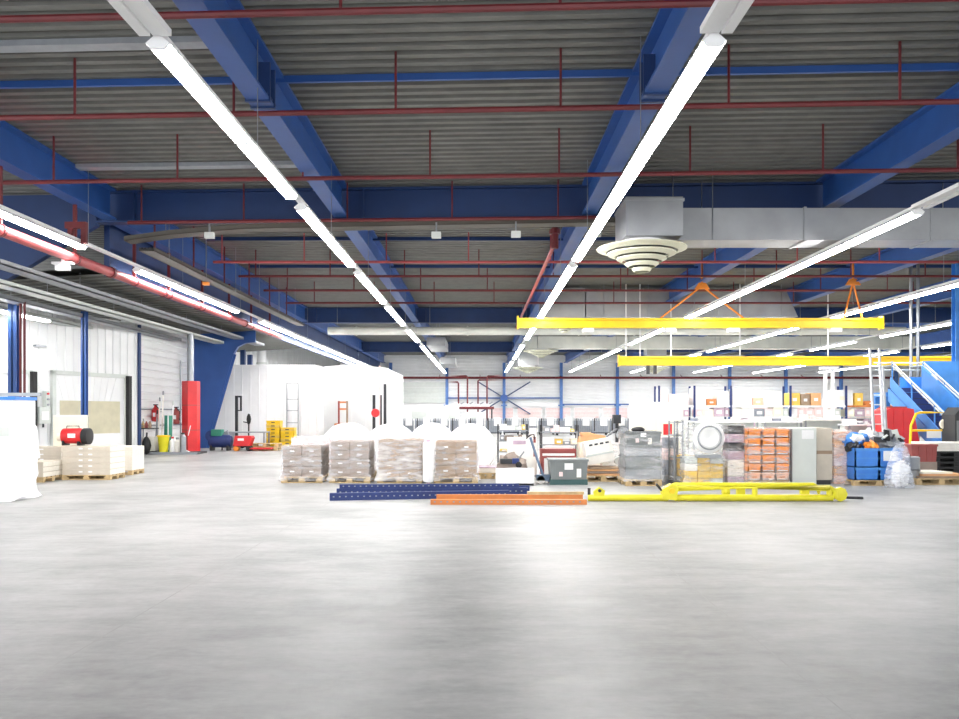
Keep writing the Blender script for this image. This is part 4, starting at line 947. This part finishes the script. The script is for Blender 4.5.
# grey cabinet + carton side
t = thing('grey_cabinet', 'plain pale grey-green cabinet with a white sheet on its front', 'cabinet', (PX(804.5, 17.6), 18.0, 0))
w = 24 * 17.6 / F; h = PZ(428, 17.6)
MB().box(-w / 2, w / 2, -.4, .4, .03, h, .008).build('carcass', 'greyl', t); MB().box(-w / 2 + .02, w / 2 - .02, -.38, .38, 0, .03).build('plinth', 'dark', t)
MB().box(-.06, .20, -.408, -.4, h - .24, h - .05).build('white_sheet', 'white', t); MB().box(-w / 2 - .012, -w / 2, -.39, .39, .05, h - .02).build('side_panel', 'steel', t)
t = thing('tall_carton', 'tall beige-grey carton block right of the pale cabinet', 'carton', (PX(824.5, 17.9), 18.3, 0))
w = 15.5 * 17.9 / F; h = PZ(428, 17.9)
MB().box(-w / 2, w / 2, -.4, .4, .10, h * .56, .006).build('lower_carton', 'ream', t); MB().box(-w / 2, w / 2, -.4, .4, h * .57, h, .006).build('upper_carton', 'ream', t)
MB().box(-w / 2 - .003, w / 2 + .003, -.405, -.395, h * .54, h * .6).build('tape_band', 'card', t); MB().box(-w / 2 + .02, w / 2 - .02, -.36, .36, 0, .10).build('dark_skid', 'dark', t)
wrapped(833, 853, 18.0, 430, 'wrapped stack of peach coloured cartons left of the blue crates', 1, 6, 'peach', d=.9, seed=51, cols=['peach', 'peach', 'pinkp', 'cardo', 'peach'], flm='filmm', pal=False, marks=False, flare=.25)
# blue crates on a pallet
Y = 17.6
t = thing('wooden_pallet', 'wooden pallet under the blue plastic crates', 'pallet', (PX(879, Y), Y + .4, 0)); pallet_mb(1.12, .8, .12).build('deck_boards', 'wood', t)
for i in range(2):
    for k in range(2):
        w = .53; h = (.28, .42)[k]; z = .12 + (0, .285)[k]
        t = thing('blue_crate', f'blue plastic crate on the pallet, {["lower", "upper"][k]} {["left", "right"][i]} of the four', 'crate', (PX(867.5 + 24.2 * i, Y), Y + .4, z), 0, 'four blue crates on the pallet')
        a = w / 2; mb = MB(); mb.box(-a, a, -.38, -.35, 0, h).box(-a, a, .35, .38, 0, h).box(-a, -a + .03, -.38, .38, 0, h).box(a - .03, a, -.38, .38, 0, h).box(-a, a, -.38, .38, 0, .02); mb.build('shell', 'bluep', t)
        MB().box(-a, a, -.395, -.38, h - .06, h).box(-a, a, -.39, -.38, h * .45, h * .5).build('rim', 'blue_l', t)
        if i == 1 and k: MB().box(-.18, .14, -.40, -.392, .14, .36).build('white_sheet', 'white', t)
zc = .12 + .285 + .42
for k, (nm, lb, ct, px, r, m, dz, dy) in enumerate((('blue_sack', 'blue and white plastic sack on top of the blue crates', 'sack', 866, (.30, .22, .20), 'bluep', 0.14, .45), ('orange_bundle', 'orange round bundle on the front of the blue crates', 'bundle', 875, (.14, .14, .13), 'orangeb', .05, .2),
        ('white_bag', 'white crumpled bag behind the orange bundle', 'bag', 879, (.22, .18, .18), 'offw', .22, .55), ('grey_scrap', 'heap of grey and black plastic scrap on the right blue crate', 'scrap heap', 894, (.34, .28, .24), 'greym', .10, .4), ('dark_scrap', 'dark scrap lump at the left end of the blue crates', 'scrap', 859.5, (.15, .15, .14), 'dark', .04, .3), ('brown_parcel', 'brown parcel tucked under the blue sack', 'parcel', 857, (.10, .16, .09), 'card', -.04, .6))):
    t = thing(nm, lb, ct, (PX(px, Y), Y + dy, zc + dz - .10))
    MB().blob((0, 0, r[2] * .5), *r, .45, 3, k + 2).build('lump', m, t)
    if k == 3:
        for q in range(7):
            a = q * .9; MB().box(-.13, .13, -.02, .02, 0, .12, 0, Matrix.Rotation(a, 4, 'Y') @ Matrix.Rotation(q * 1.3, 4, 'Z')).build('scrap_strip', ['dark', 'greyl', 'black', 'steel'][q % 4], t, (-.22 + .07 * q, -.24, .12 + .05 * (q % 3)))
    if k == 0: MB().blob((-.05, -.16, .16), .16, .1, .1, .4, 2, 5).build('white_fold', 'white', t)
# clear bag
t = thing('clear_bag', 'tall clear plastic bag slumped in front of the blue crates', 'bag', (PX(901, 17.1), 17.15, 0))
from mathutils import noise as NZ
mb = MB(); rings = []
prof = [(.28, 0), (.30, .06), (.28, .25), (.24, .5), (.20, .7), (.14, .86), (.08, .93), (.11, .98)]
for r, z in prof:
    rings.append((r, z))
mb.lathe(rings, n=40)
for v in mb.bm.verts:
    k = 1 + .28 * NZ.noise(Vector((v.co.x * 6, v.co.y * 6, v.co.z * 1.5))); v.co.x *= k; v.co.y *= k * .8
mb.build('bag_skin', 'bag', t); MB().blob((.02, 0, .3), .17, .13, .3, .4, 3, 8).build('bag_content', 'reel', t)
t = thing('grey_drum', 'grey drum end leaning right of the clear bag', 'drum', (PX(914.5, 18.0), 18.1, 0))
MB().lathe([(.12, 0), (.16, .02), (.16, .60), (.12, .62)], n=20).build('shell', 'greym', t); MB().lathe([(.165, .3), (.175, .32), (.165, .34)], n=20).build('hoop', 'steel', t)
# brown-red crate
t = thing('brown_crate', 'brown-red crate standing right behind the clear bag', 'crate', (PX(926, 19.6), 19.9, 0))
MB().box(-.34, .30, -.26, .26, .0, .40, .01).build('lower_carton', 'cardg', t); MB().prism([(-.30, .40), (.27, .40), (.3, .80), (-.34, .80)], -.26, .26, 'y').build('tub', 'brick', t); MB().box(-.35, .31, -.28, .28, .78, .83).build('rim', 'brick', t)
for q in (-.15, .05, .2): MB().box(q - .015, q + .015, -.275, -.26, .42, .78).build('rib', 'brick', t)
# pallet with boards at right
Y = 17.8
t = thing('wooden_pallet', 'wooden pallet with loose boards at the right edge of the picture', 'pallet', (PX(942, Y), Y + .4, 0)); pallet_mb(1.15, .8, .14).build('deck_boards', 'wood', t)
for k, (lb, w, h, dx, m) in enumerate((('thick tan board lowest on the pallet at the right edge', 1.05, .05, .02, 'card'), ('tan board in the middle of the right edge pallet', .95, .05, .08, 'cardo'), ('pale top board on the right edge pallet', .70, .04, -.1, 'cream'))):
    o = MB().box(-w / 2, w / 2, -.36, .36, 0, h, .004).build('wooden_board', m, None, (PX(942, Y) + dx, Y + .4, .14 + sum((.05, .05, .04)[:k]) + .001 * k)); o.rotation_euler.z = (.03, -.05, .1)[k]; tag(o, lb, 'board')
t = thing('black_pallets', 'stack of black plastic pallets under white boards at the right edge', 'pallet stack', (PX(957, 20), 20.4, 0))
for k in range(5):
    mb = MB(); z = .13 * k; mb.box(-.6, .6, -.4, .4, z + .08, z + .125)
    for q in (-.5, 0, .5): mb.box(q - .08, q + .08, -.4, .4, z, z + .08)
    mb.build('plastic_pallet', 'black', t)
for k in range(4):
    o = MB().box(-.65, .6, -.42, .42, 0, .05, .004).build('white_board', 'offw', None, (PX(957, 20) - .02 * k, 20.4, .645 + .055 * k)); tag(o, f'off-white board on the black plastic pallets, {["lowest", "second", "third", "topmost"][k]} of four', 'board')
# yellow barrier frame
t = thing('yellow_barrier', 'yellow tubular barrier frame in front of the blue stair', 'barrier', (PX(930, 21.5), 21.5, 0))
a = PX(911, 21.5) - PX(930, 21.5); b = PX(951, 21.5) - PX(930, 21.5); zt = PZ(412.5, 21.5)
MB().tube([(a - .05, 0, 0), (a, 0, zt - .35), (a + .14, 0, zt - .03), (a + .25, 0, zt), (b, 0, zt)], .035, 8).build('bent_tube', 'yellow', t); MB().box(b - .08, b + .05, -.05, .05, 0, zt + .04).build('post', 'yellow', t)
MB().tube([(a, 0, PZ(430.5, 21.5)), (b, 0, PZ(430.5, 21.5))], .03, 8).build('mid_tube', 'yellow', t); MB().box(-.1, .28, -.04, -.02, PZ(438, 21.5), PZ(431, 21.5)).build('white_plate', 'white', t)
MB().lathe([(.12, -.04), (.14, 0), (.12, .04)], (b - .2, -.04, PZ(424, 21.5)), 16, 'y').build('white_knob', 'cream', t)
t = thing('dark_locker', 'dark grey tall locker cut by the right edge of the picture', 'locker', (PX(962, 21), 21.2, 0))
MB().prism([(-.24, 0), (.3, 0), (.3, 1.75), (-.08, 1.75), (-.24, 1.55)], -.3, .3, 'y').build('carcass', 'dark', t); MB().box(-.2, .28, -.312, -.3, .1, 1.4).build('door', 'grey', t); MB().box(.2, .24, -.33, -.31, .8, .95).build('handle', 'steel', t)
# red hopper
t = thing('red_hopper', 'tapered red hopper behind the scrap, left of the blue stair', 'hopper', (PX(899, 24.5), 24.9, 0))
MB().prism([(-.45, .0), (.75, .0), (.45, 1.72), (.22, 1.76), (-.25, 1.76), (-.38, 1.68)], -.4, .4, 'y').build('hopper_shell', 'redb', t); MB().box(-.27, .3, -.3, .3, 1.76, 1.8).build('lid', 'brick', t)
for q in (-.15, .15): MB().box(q - .02, q + .02, -.415, -.4, .1, 1.7).build('rib', 'redb', t)
# aluminium extension ladder leaning
t = thing('extension_ladder', 'tall aluminium ladder leaning up past the lower yellow beam beside the blue stair', 'ladder', (PX(882, 22.5), 22.5, 0))
zt = PZ(346, 22.5)
def lp_(u, f, d=0): return (-.18 + u * 1.3 + .28 * f, d + .9 * f, zt * f)
for u, d in ((0, 0), (.27, 0), (.03, .09), (.24, .09)): MB().bar(lp_(u, .0 if d == 0 else .25, d), lp_(u, .85 if d == 0 else 1.0, d), .045, .08).build('stile', 'alu', t)
for k in range(12):
    f = (k + .6) / 12.5; d = 0 if f < .83 else .09; MB().bar(lp_(0.03, f, d), lp_(.24, f, d), .035, .03).build('rung', 'alu', t)
for u in (0, .27): MB().box(-.19 + u, -.13 + u, -.05, .05, 0, .05).build('rubber_foot', 'black', t)
# blue stairs
SX0, SX1 = 13.75, 14.8; sy0, sy1, sh = 22.9, 26.8, 2.3
t = thing('steel_stair', 'blue steel stair with pale handrails rising away at the right', 'stair', (0, 0, 0))
def sz(y): return (y - sy0) / (sy1 - sy0) * sh
for x in (SX0, SX1):
    MB().prism([(sy0, 0), (sy0 + .45, 0), (sy1 + .1, sh - .3), (sy1 + .1, sh + .1), (sy1, sh + .1), (sy0, .2)], x - .03, x + .03, 'x').build('stringer', 'blue_l', t)
    MB().prism([(sy0 + .35, .42), (sy1, sh + .12), (sy1, sh + (.5 if x == SX0 else .88)), (sy0 + .35, .7 if x == SX0 else 1.05)], x - .012, x + .012, 'x').build('side_sheet', 'blue_l', t)
    for dz, nm in ((1.0, 'handrail'), (.90, 'lower_rail')): MB().tube([(x + .05, sy0, dz + .1), (x + .05, sy1, sh + dz), (x + .05, sy1 + .8, sh + dz)], .026, 8).build(nm, 'greyl', t)
    for f in (0.03, .35, .68, .99): MB().tube([(x + .04, sy0 + f * (sy1 - sy0), f * sh), (x + .04, sy0 + f * (sy1 - sy0), f * sh + 1.05)], .022, 6).build('baluster', 'blue_l', t)
for k in range(12):
    f = (k + .8) / 12; y = sy0 + f * (sy1 - sy0); z = f * sh
    MB().box(SX0 + .03, SX1 - .03, y - .02, y + .3, z - .02, z + .02).build('tread', 'dark', t); MB().box(SX0 + .03, SX1 - .03, y + .28, y + .3, z, z + .19).build('riser', 'navy', t)
t = thing('stair_landing', 'blue steel landing with panelled balustrade at the top of the stair', 'landing', (0, 27, 0))
MB().box(SX0 - .03, 17.4, 0, .95, sh - .15, sh).build('deck', 'blue_l', t)
for x in (SX0 + .05, 17.3):
    for y in (.15, .85): MB().box(x - .08, x + .08, y - .08, y + .08, 0, sh - .15).build('leg', 'blue_l', t)
MB().box(SX1 + .15, 17.4, .0, .05, sh, sh + 1.05).build('front_balustrade', 'blue_l', t); MB().box(SX0 + .9, 17.4, .90, .94, sh, sh + .55).build('rear_balustrade', 'blue_l', t)
for dz in (.8, 1.05): MB().tube([(SX0, .92, sh + dz), (17.4, .92, sh + dz)], .025, 6).build('rear_rail', 'greyl', t)
MB().box(SX1 + .3, SX1 + .62, -.03, -.0, sh + .25, sh + .6).build('white_panel', 'white', t)
post(957.5, 31.0, .3, ROOF - .0, 'light blue post cut by the right edge of the picture', 'blue_l')
# ================================================================ far end of the hall
Yw = 79.9
def col_far(px, label):
    t = thing('wall_column', label, 'column', (PX(px, Yw), Yw - .25, 0)); MB().box(-.14, .14, -.12, .15, 0, 6.6).build('shaft', 'hazeblue', t); MB().box(-.3, .3, -.2, .17, 2.3, 2.42).build('bracket', 'hazeblue', t)
for k, px in enumerate((391, 447, 504, 561, 617, 673, 729, 785, 840, 895, 950)):
    col_far(px, f'blue column on the far end wall, {["first", "second", "third", "fourth", "fifth", "sixth", "seventh", "eighth", "ninth", "tenth", "eleventh"][k]} from left')
t = thing('wall_brace', 'blue cross brace with centre plate on the far wall', 'brace', (PX(504, Yw), Yw - .45, PZ(398, Yw)))
for a, b in ((-1, 1), (1, 1), (-1, -1), (1, -1)): MB().bar((0, 0, 0), (a * 2.6, 0, b * 1.6), .12).build('diagonal', 'blued', t)
MB().box(-5.6, 5.6, -.05, .05, -.08, .06).build('cross_rail', 'blue', t); MB().lathe([(.38, -.08), (.38, .02)], n=8, axis='y').build('gusset', 'blue', t)
o = MB().box(PX(561, Yw), PX(673, Yw), -.06, .06, 0, .12).build('wall_rail', 'blue', None, (0, Yw - .2, PZ(405, Yw))); tag(o, 'thin blue horizontal rail on the far wall between fourth and sixth columns', 'rail')
t = thing('main_pipe', 'long dark red pipe along the top of the far wall', 'pipe', (0, Yw - .7, PZ(378, Yw)))
MB().tube([(PX(392, Yw), 0, 0), (PX(890, Yw), 0, 0)], .12, 10).build('pipe_run', 'red', t)
for px in range(400, 890, 40): MB().tube([(PX(px, Yw), 0, .1), (PX(px, Yw), .5, .3)], .04, 5).build('wall_bracket', 'red', t)
# sprinkler riser group
for k, px in enumerate((458.5, 467.5, 478, 487)):
    Y = 74 - (k % 2); t = thing('valve_riser', f'red vertical riser pipe with white valve at the far end, {ORN[k]} from left of four', 'pipe', (PX(px, Y), Y, 0), 0, 'red valve risers')
    zt = PZ((382, 376, 380, 376)[k], Y); sx = -1 if k < 2 else 1
    MB().tube([(0, 0, .0), (0, 0, zt - .1), ((-.1, -.1, .1, .1)[k], 0, zt), ((-1.1, -1.9, 2.4, 1.6)[k], 0, zt)], .075, 8).build('riser', 'red', t)
    MB().lathe([(.12, 1.95), (.26, 2.05), (.26, 2.35), (.12, 2.45)], n=12).build('valve_body', 'white', t); MB().tube([(0, 0, 2.3), (.5, -.1, 2.6)], .05, 6).build('valve_lever', 'greym', t)
t = thing('valve_manifold', 'dark red horizontal manifold under the valve risers', 'pipe', (PX(473, 72.5), 72.2, PZ(408, 72.5)))
MB().tube([(-1.9, 0, 0), (1.9, 0, 0)], .12, 8).build('pipe_run', 'red', t)
for q in (-1.7, 1.7): MB().tube([(q, 0, 0), (q, 0, -PZ(408, 72.5))], .08, 6).build('leg', 'dark', t)
# low windows on the far wall
for k in range(9):
    px = 488 + 28.5 * k if k < 5 else 750 + 35 * (k - 5); w2 = 26 if k < 5 else 32
    mb = MB(); a, b = PX(px, Yw), PX(px + w2, Yw); z0, z1 = PZ(419, Yw), PZ(407, Yw)
    mb.box(a, b, -.06, 0, z0, z0 + .1).box(a, b, -.06, 0, z1 - .1, z1).box(a, a + .1, -.06, 0, z0, z1).box(b - .1, b, -.06, 0, z0, z1)
    o = struct(f'window_{k + 1}', mb, 'white'); o.location.y = Yw - .02
    MB().box(a + .1, b - .1, -.03, -.02, z0 + .1, z1 - .1).build('pane', 'pinkp', o)
    mb = MB()
    for q in (.33, .66): mb.box(a, b, -.05, -.03, z0 + (z1 - z0) * q - .02, z0 + (z1 - z0) * q + .02)
    mb.build('blind_slat', 'white', o)
mb = MB(); mb.box(PX(487, Yw), PX(895, Yw), -.14, -.02, PZ(406.5, Yw), PZ(404.5, Yw)); o = struct('trim_1', mb, 'white'); o.location.y = Yw
# sectional door at far left of end wall
mb = MB(); a, b = PX(394, Yw), PX(446, Yw)
for k in range(4): z = PZ(403, Yw) + .52 * k; mb.box(a, b, -.1, -.05, z, z + .5)
o = struct('door_3', mb, 'greyl'); o.location.y = Yw
MB().box(a, b, -.09, -.02, 0, PZ(404, Yw)).build('bright_opening_panel', 'white', o)
# roll cages with grey strips and white sheets
Yg = 58
for k in range(15):
    px = 388 + 17.6 * k; Y = Yg + .9 * (k % 2)
    t = thing('roll_cage', f'grey strip-sided roll cage with white sheet, far row, {["first","second","third","fourth","fifth","sixth","seventh","eighth","ninth","tenth","eleventh","twelfth","thirteenth","fourteenth","fifteenth"][k]} from left', 'roll cage', (PX(px, Y), Y, 0), 0, 'row of grey roll cages at the far end')
    zt = PZ(418.5, Y)
    MB().box(-.58, .58, -.4, .4, .12, .2).build('base', 'dark', t)
    for sx in (-.5, .5): MB().lathe([(.06, -.03), (.06, .03)], (sx, -.3, .06), 10, 'y').build('castor', 'black', t); MB().lathe([(.06, -.03), (.06, .03)], (sx, .3, .06), 10, 'y').build('castor', 'black', t)
    mb = MB()
    for q in range(9): mb.box(-.56 + .13 * q, -.48 + .13 * q, -.4, -.38, .2, zt)
    mb.build('strip_panel', 'lead', t)
    MB().box(-.58, .58, -.36, .4, .2, zt - .15).build('grey_load', 'greym', t)
    MB().box(.02, .52, -.43, -.402, zt - .52, zt + .08).build('white_sheet', 'white', t); MB().box(-.44, -.36, -.42, -.4, .3, zt + .02).build('dark_gap', 'dark', t)
# white and dark machines behind the cages
for k, (px, w, y0, Y, m, lb) in enumerate(((452, 14, 405, 66, 'white', 'tall white machine cabinet left of the valve risers'), (475, 16, 412, 66, 'white', 'low white machine cabinet below the valve risers'), (420, 30, 406, 70, 'white', 'wide white machine block in the far left bay'), (399, 6, 402, 68, 'dark', 'dark machine column at the far left bay'), (387, 5, 404, 62, 'black', 'black machine cabinet beside the plain white enclosure'), (535, 60, 424, 64, 'white', 'long low white machine bed in the far middle'))):
    t = thing('machine_cabinet', lb, 'machine', (PX(px, Y), Y, 0)); ww = w * Y / F / 2; zt = PZ(y0, Y)
    MB().box(-ww, ww, -.6, .6, .05, zt, .03).build('housing', m, t); MB().box(-ww + .05, ww - .05, -.55, .55, 0, .05).build('plinth', 'dark', t); MB().box(-ww * .5, ww * .5, -.62, -.6, zt * .5, zt * .8).build('door_panel', 'greyl' if m == 'white' else 'dark', t)
t = thing('forklift', 'orange-framed forklift mast showing above the white reels', 'forklift', (PX(343, 38.5), 38.5, 0))
zt = PZ(401, 38.5)
for q in (-.2, .2): MB().box(q - .04, q + .04, -.05, .05, 0, zt).build('mast_rail', 'brick' if q < 0 else 'card', t)
for z in (1.0, 1.75, zt - .1): MB().box(-.2, .2, -.04, .04, z, z + .08).build('cross_tie', 'orange', t)
MB().box(-.45, .45, .1, 1.5, .25, 1.1, .05).build('body', 'orange', t)
for q in (-.35, .35): MB().lathe([(.2, -.08), (.2, .08)], (q, .4, .2), 16, 'x').build('wheel', 'black', t); MB().lathe([(.2, -.08), (.2, .08)], (q, 1.2, .2), 16, 'x').build('wheel', 'black', t)
for k, (px, h) in enumerate(((374, 2.9), (380.5, 2.9), (385, 3.5))):
    Y = 41.0; t = thing('machine_post', f'dark narrow post at the right end of the plain white enclosure, {["left", "middle", "right"][k]}', 'post', (PX(px, Y), Y, 0)); MB().box(-.07, .07, -.07, .07, 0, PZ((395, 395, 384)[k], Y)).build('shaft', 'dark', t); MB().box(-.14, .14, -.14, .14, 0, .03).build('base', 'dark', t)
o = MB().tube([(0, 0, 0), (0, 0, 4.0)], .035, 8).build('riser_pipe', 'pinkp', None, (PX(379.5, 40.4), 40.4, 0)); tag(o, 'thin pale red vertical pipe in front of the plain white enclosure', 'pipe')
t = thing('fire_hose_reel', 'red round fire hose reel beside the pale red vertical pipe', 'hose reel', (PX(375.5, 40.2), 40.2, PZ(413, 40.2)))
MB().lathe([(.0, -.1), (.2, -.1), (.22, 0), (.2, .1), (0, .1)], n=20, axis='y').build('reel', 'redb', t); MB().bar((0, .05, 0), (0, .7, 0), .06).build('arm', 'dark', t)
# --- long pallet rack at the right of the far area
Yk = 44.0; zs = PZ(405.5, Yk); Rx0, Rx1 = PX(655, Yk), PX(900, Yk)
t = thing('pallet_rack', 'long blue and red pallet rack with white front boards behind the wrapped stacks', 'rack', (0, Yk, 0))
ups = [657, 692, 728, 787, 842, 896]
for px in ups:
    x = PX(px, Yk)
    for y in (-.5, .5): MB().box(x - .05, x + .05, y - .04, y + .04, 0, PZ(386, Yk)).build('upright', 'navy', t)
    MB().box(x - .02, x + .02, -.46, .46, .9, .95).build('depth_tie', 'navy', t)
for i, (a, b) in enumerate(zip(ups, ups[1:])):
    a, b = PX(a, Yk) + .05, PX(b, Yk) - .05
    MB().box(a, b, -.55, -.45, zs - .10, zs).build('beam', 'white' if i != 4 else 'orange', t); MB().box(a, b, -.45, .5, zs - .04, zs).build('shelf_deck', 'greyl', t)
    MB().box(a, b, -.54, .5, .78, .82).build('shelf_deck', 'greyl', t); MB().box(a, b, -.54, .5, 1.38, 1.41).build('shelf_deck', 'greyl', t)
G = 'goods on the top of the long pallet rack'
for k, (p0, p1, yt, m) in enumerate(((659, 668, 389, 'offw'), (668.5, 689, 394, 'pinkp'), (693, 706, 388, 'white'), (707, 716, 399, 'orange'), (717, 731, 391, 'offw'), (733, 752, 389, 'white'), (753, 763, 398, 'peach'), (764, 781, 391, 'white'), (789.5, 800, 393, 'yel_c'), (801, 810, 394, 'card'), (811, 821, 393, 'cardo'), (821.5, 830, 399, 'white'), (834, 853, 390, 'white'), (855, 863, 393, 'yel_c'), (866, 878, 401, 'orange'), (880, 893, 396, 'offw'))):
    Y = Yk - .4; w = (p1 - p0) * Y / F; h = PZ(yt, Y) - zs
    t = thing('stored_carton', f'{COLN[m]} carton, top shelf of the long rack, {["first","second","third","fourth","fifth","sixth","seventh","eighth","ninth","tenth","eleventh","twelfth","thirteenth","fourteenth","fifteenth","sixteenth"][k]} from left', 'carton', (PX((p0 + p1) / 2, Y), Yk, zs), 0, G)
    MB().box(-w / 2, w / 2, -.4, .4, 0, h, .01).build('box_body', m, t); MB().box(-w * .2, w * .2, -.408, -.4, h * .35, h * .6).build('label_patch', 'cream' if m in ('white', 'offw') else 'white', t); MB().box(-.03, .03, -.404, .4, h - .01, h + .004).build('tape', 'greyl', t)
cl2 = ['pinkp', 'offw', 'greyl', 'white', 'lead', 'cream', 'purple', 'white', 'offw', 'pinkp']
rnd = random.Random(3)
for lv, z in enumerate((.82, 1.41)):
    for i, (a, b) in enumerate(zip(ups, ups[1:])):
        x = PX(a, Yk) + .08; e = PX(b, Yk) - .08; k = 0
        while x < e - .2:
            w = min(rnd.uniform(.3, .6), e - x); h = rnd.uniform(.34, .5); m = cl2[rnd.randrange(len(cl2))]
            t = thing('stored_carton', f'{COLN[m]} carton, {["lower", "middle"][lv]} shelf, {ORN[k]} in the {["first", "second", "third", "fourth", "fifth"][i]} bay of the long rack', 'carton', (x + w / 2, Yk, z), 0, 'goods on the lower shelves of the long pallet rack')
            MB().box(-w / 2 + .01, w / 2 - .01, -.45, .4, 0, h, .01).build('box_body', m, t); MB().box(-w * .25, w * .25, -.457, -.45, h * .3, h * .7).build('label_patch', 'white', t)
            x += w; k += 1
# benches of white goods in the middle distance
for k, (p0, p1, yt, Y, m, lb) in enumerate(((760, 798, 421, 27, 'white', 'long white bench with papers behind the orange crates'), (800, 842, 419, 27, 'offw', 'white sorting table behind the pale cabinet'), (843, 868, 424, 26, 'white', 'white sorting table left of the ladder foot'), (690, 755, 421, 28, 'white', 'white sorting table behind the round cover'))):
    w = (p1 - p0) * Y / F; zt = PZ(yt, Y); t = thing('sorting_table', lb, 'table', (PX((p0 + p1) / 2, Y), Y, 0))
    MB().box(-w / 2, w / 2, -.4, .4, zt - .05, zt).build('table_top', m, t); MB().box(-w / 2 + .05, w / 2 - .05, -.02, .38, .15, zt - .05).build('back_panel', 'greyl', t)
    for sx in (-w / 2 + .04, w / 2 - .04):
        for sy in (-.36, .36): MB().box(sx - .025, sx + .025, sy - .025, sy + .025, 0, zt - .05).build('leg', 'steel', t)
    x = -w / 2 + .05; q = 0; rn = random.Random(k)
    while x < w / 2 - .15:
        ww = rn.uniform(.12, .3); h = rn.uniform(.03, .16); m2 = ['offw', 'white', 'lead', 'pinkp', 'greyl'][rn.randrange(5)]
        ww = min(ww, w / 2 - x - .02)
        t2 = thing('paper_stack', f'{COLN[m2]} stack, {ORN[q]} from left, {lb[lb.index("table") if "table" in lb else lb.index("bench"):]}', 'paper stack', (PX((p0 + p1) / 2, Y) + x + ww / 2, Y, zt), 0, 'stacks on the sorting tables')
        MB().box(-ww / 2 + .01, ww / 2 - .01, -.25, .2, 0, h).build('sheets', m2, t2); MB().box(-ww / 2 + .015, ww / 2 - .015, -.24, .19, h, h + .012).build('top_sheet', 'white', t2)
        x += ww + rn.uniform(.02, .1); q += 1
# ================================================================ light, camera, view
w = bpy.data.worlds.new('World'); bpy.context.scene.world = w; w.use_nodes = True
bg = w.node_tree.nodes['Background']; bg.inputs['Color'].default_value = (.95, .97, 1, 1); bg.inputs['Strength'].default_value = 1.8  # added fill: background light through the unbuilt end brightens the near floor
cam = bpy.data.cameras.new('Camera'); co = bpy.data.objects.new('Camera', cam); col.objects.link(co)
cam.sensor_width = 36; cam.lens = F / 959 * 36; cam.sensor_fit = 'HORIZONTAL'
cam.shift_y = (HY - 359.5) / 959; cam.shift_x = -(CX - 479.5) / 959; cam.clip_end = 300
co.location = (0, 0, H); co.rotation_euler = (math.pi / 2, 0, 0)
sc = bpy.context.scene; sc.camera = co
sc.view_settings.view_transform = 'Standard'; sc.view_settings.look = 'None'; sc.view_settings.gamma = 1; sc.view_settings.exposure = 1.0
sc.cycles.use_denoising = True
sc.cycles.max_bounces = 8; sc.cycles.diffuse_bounces = 5; sc.cycles.transparent_max_bounces = 12; sc.cycles.sample_clamp_indirect = 8
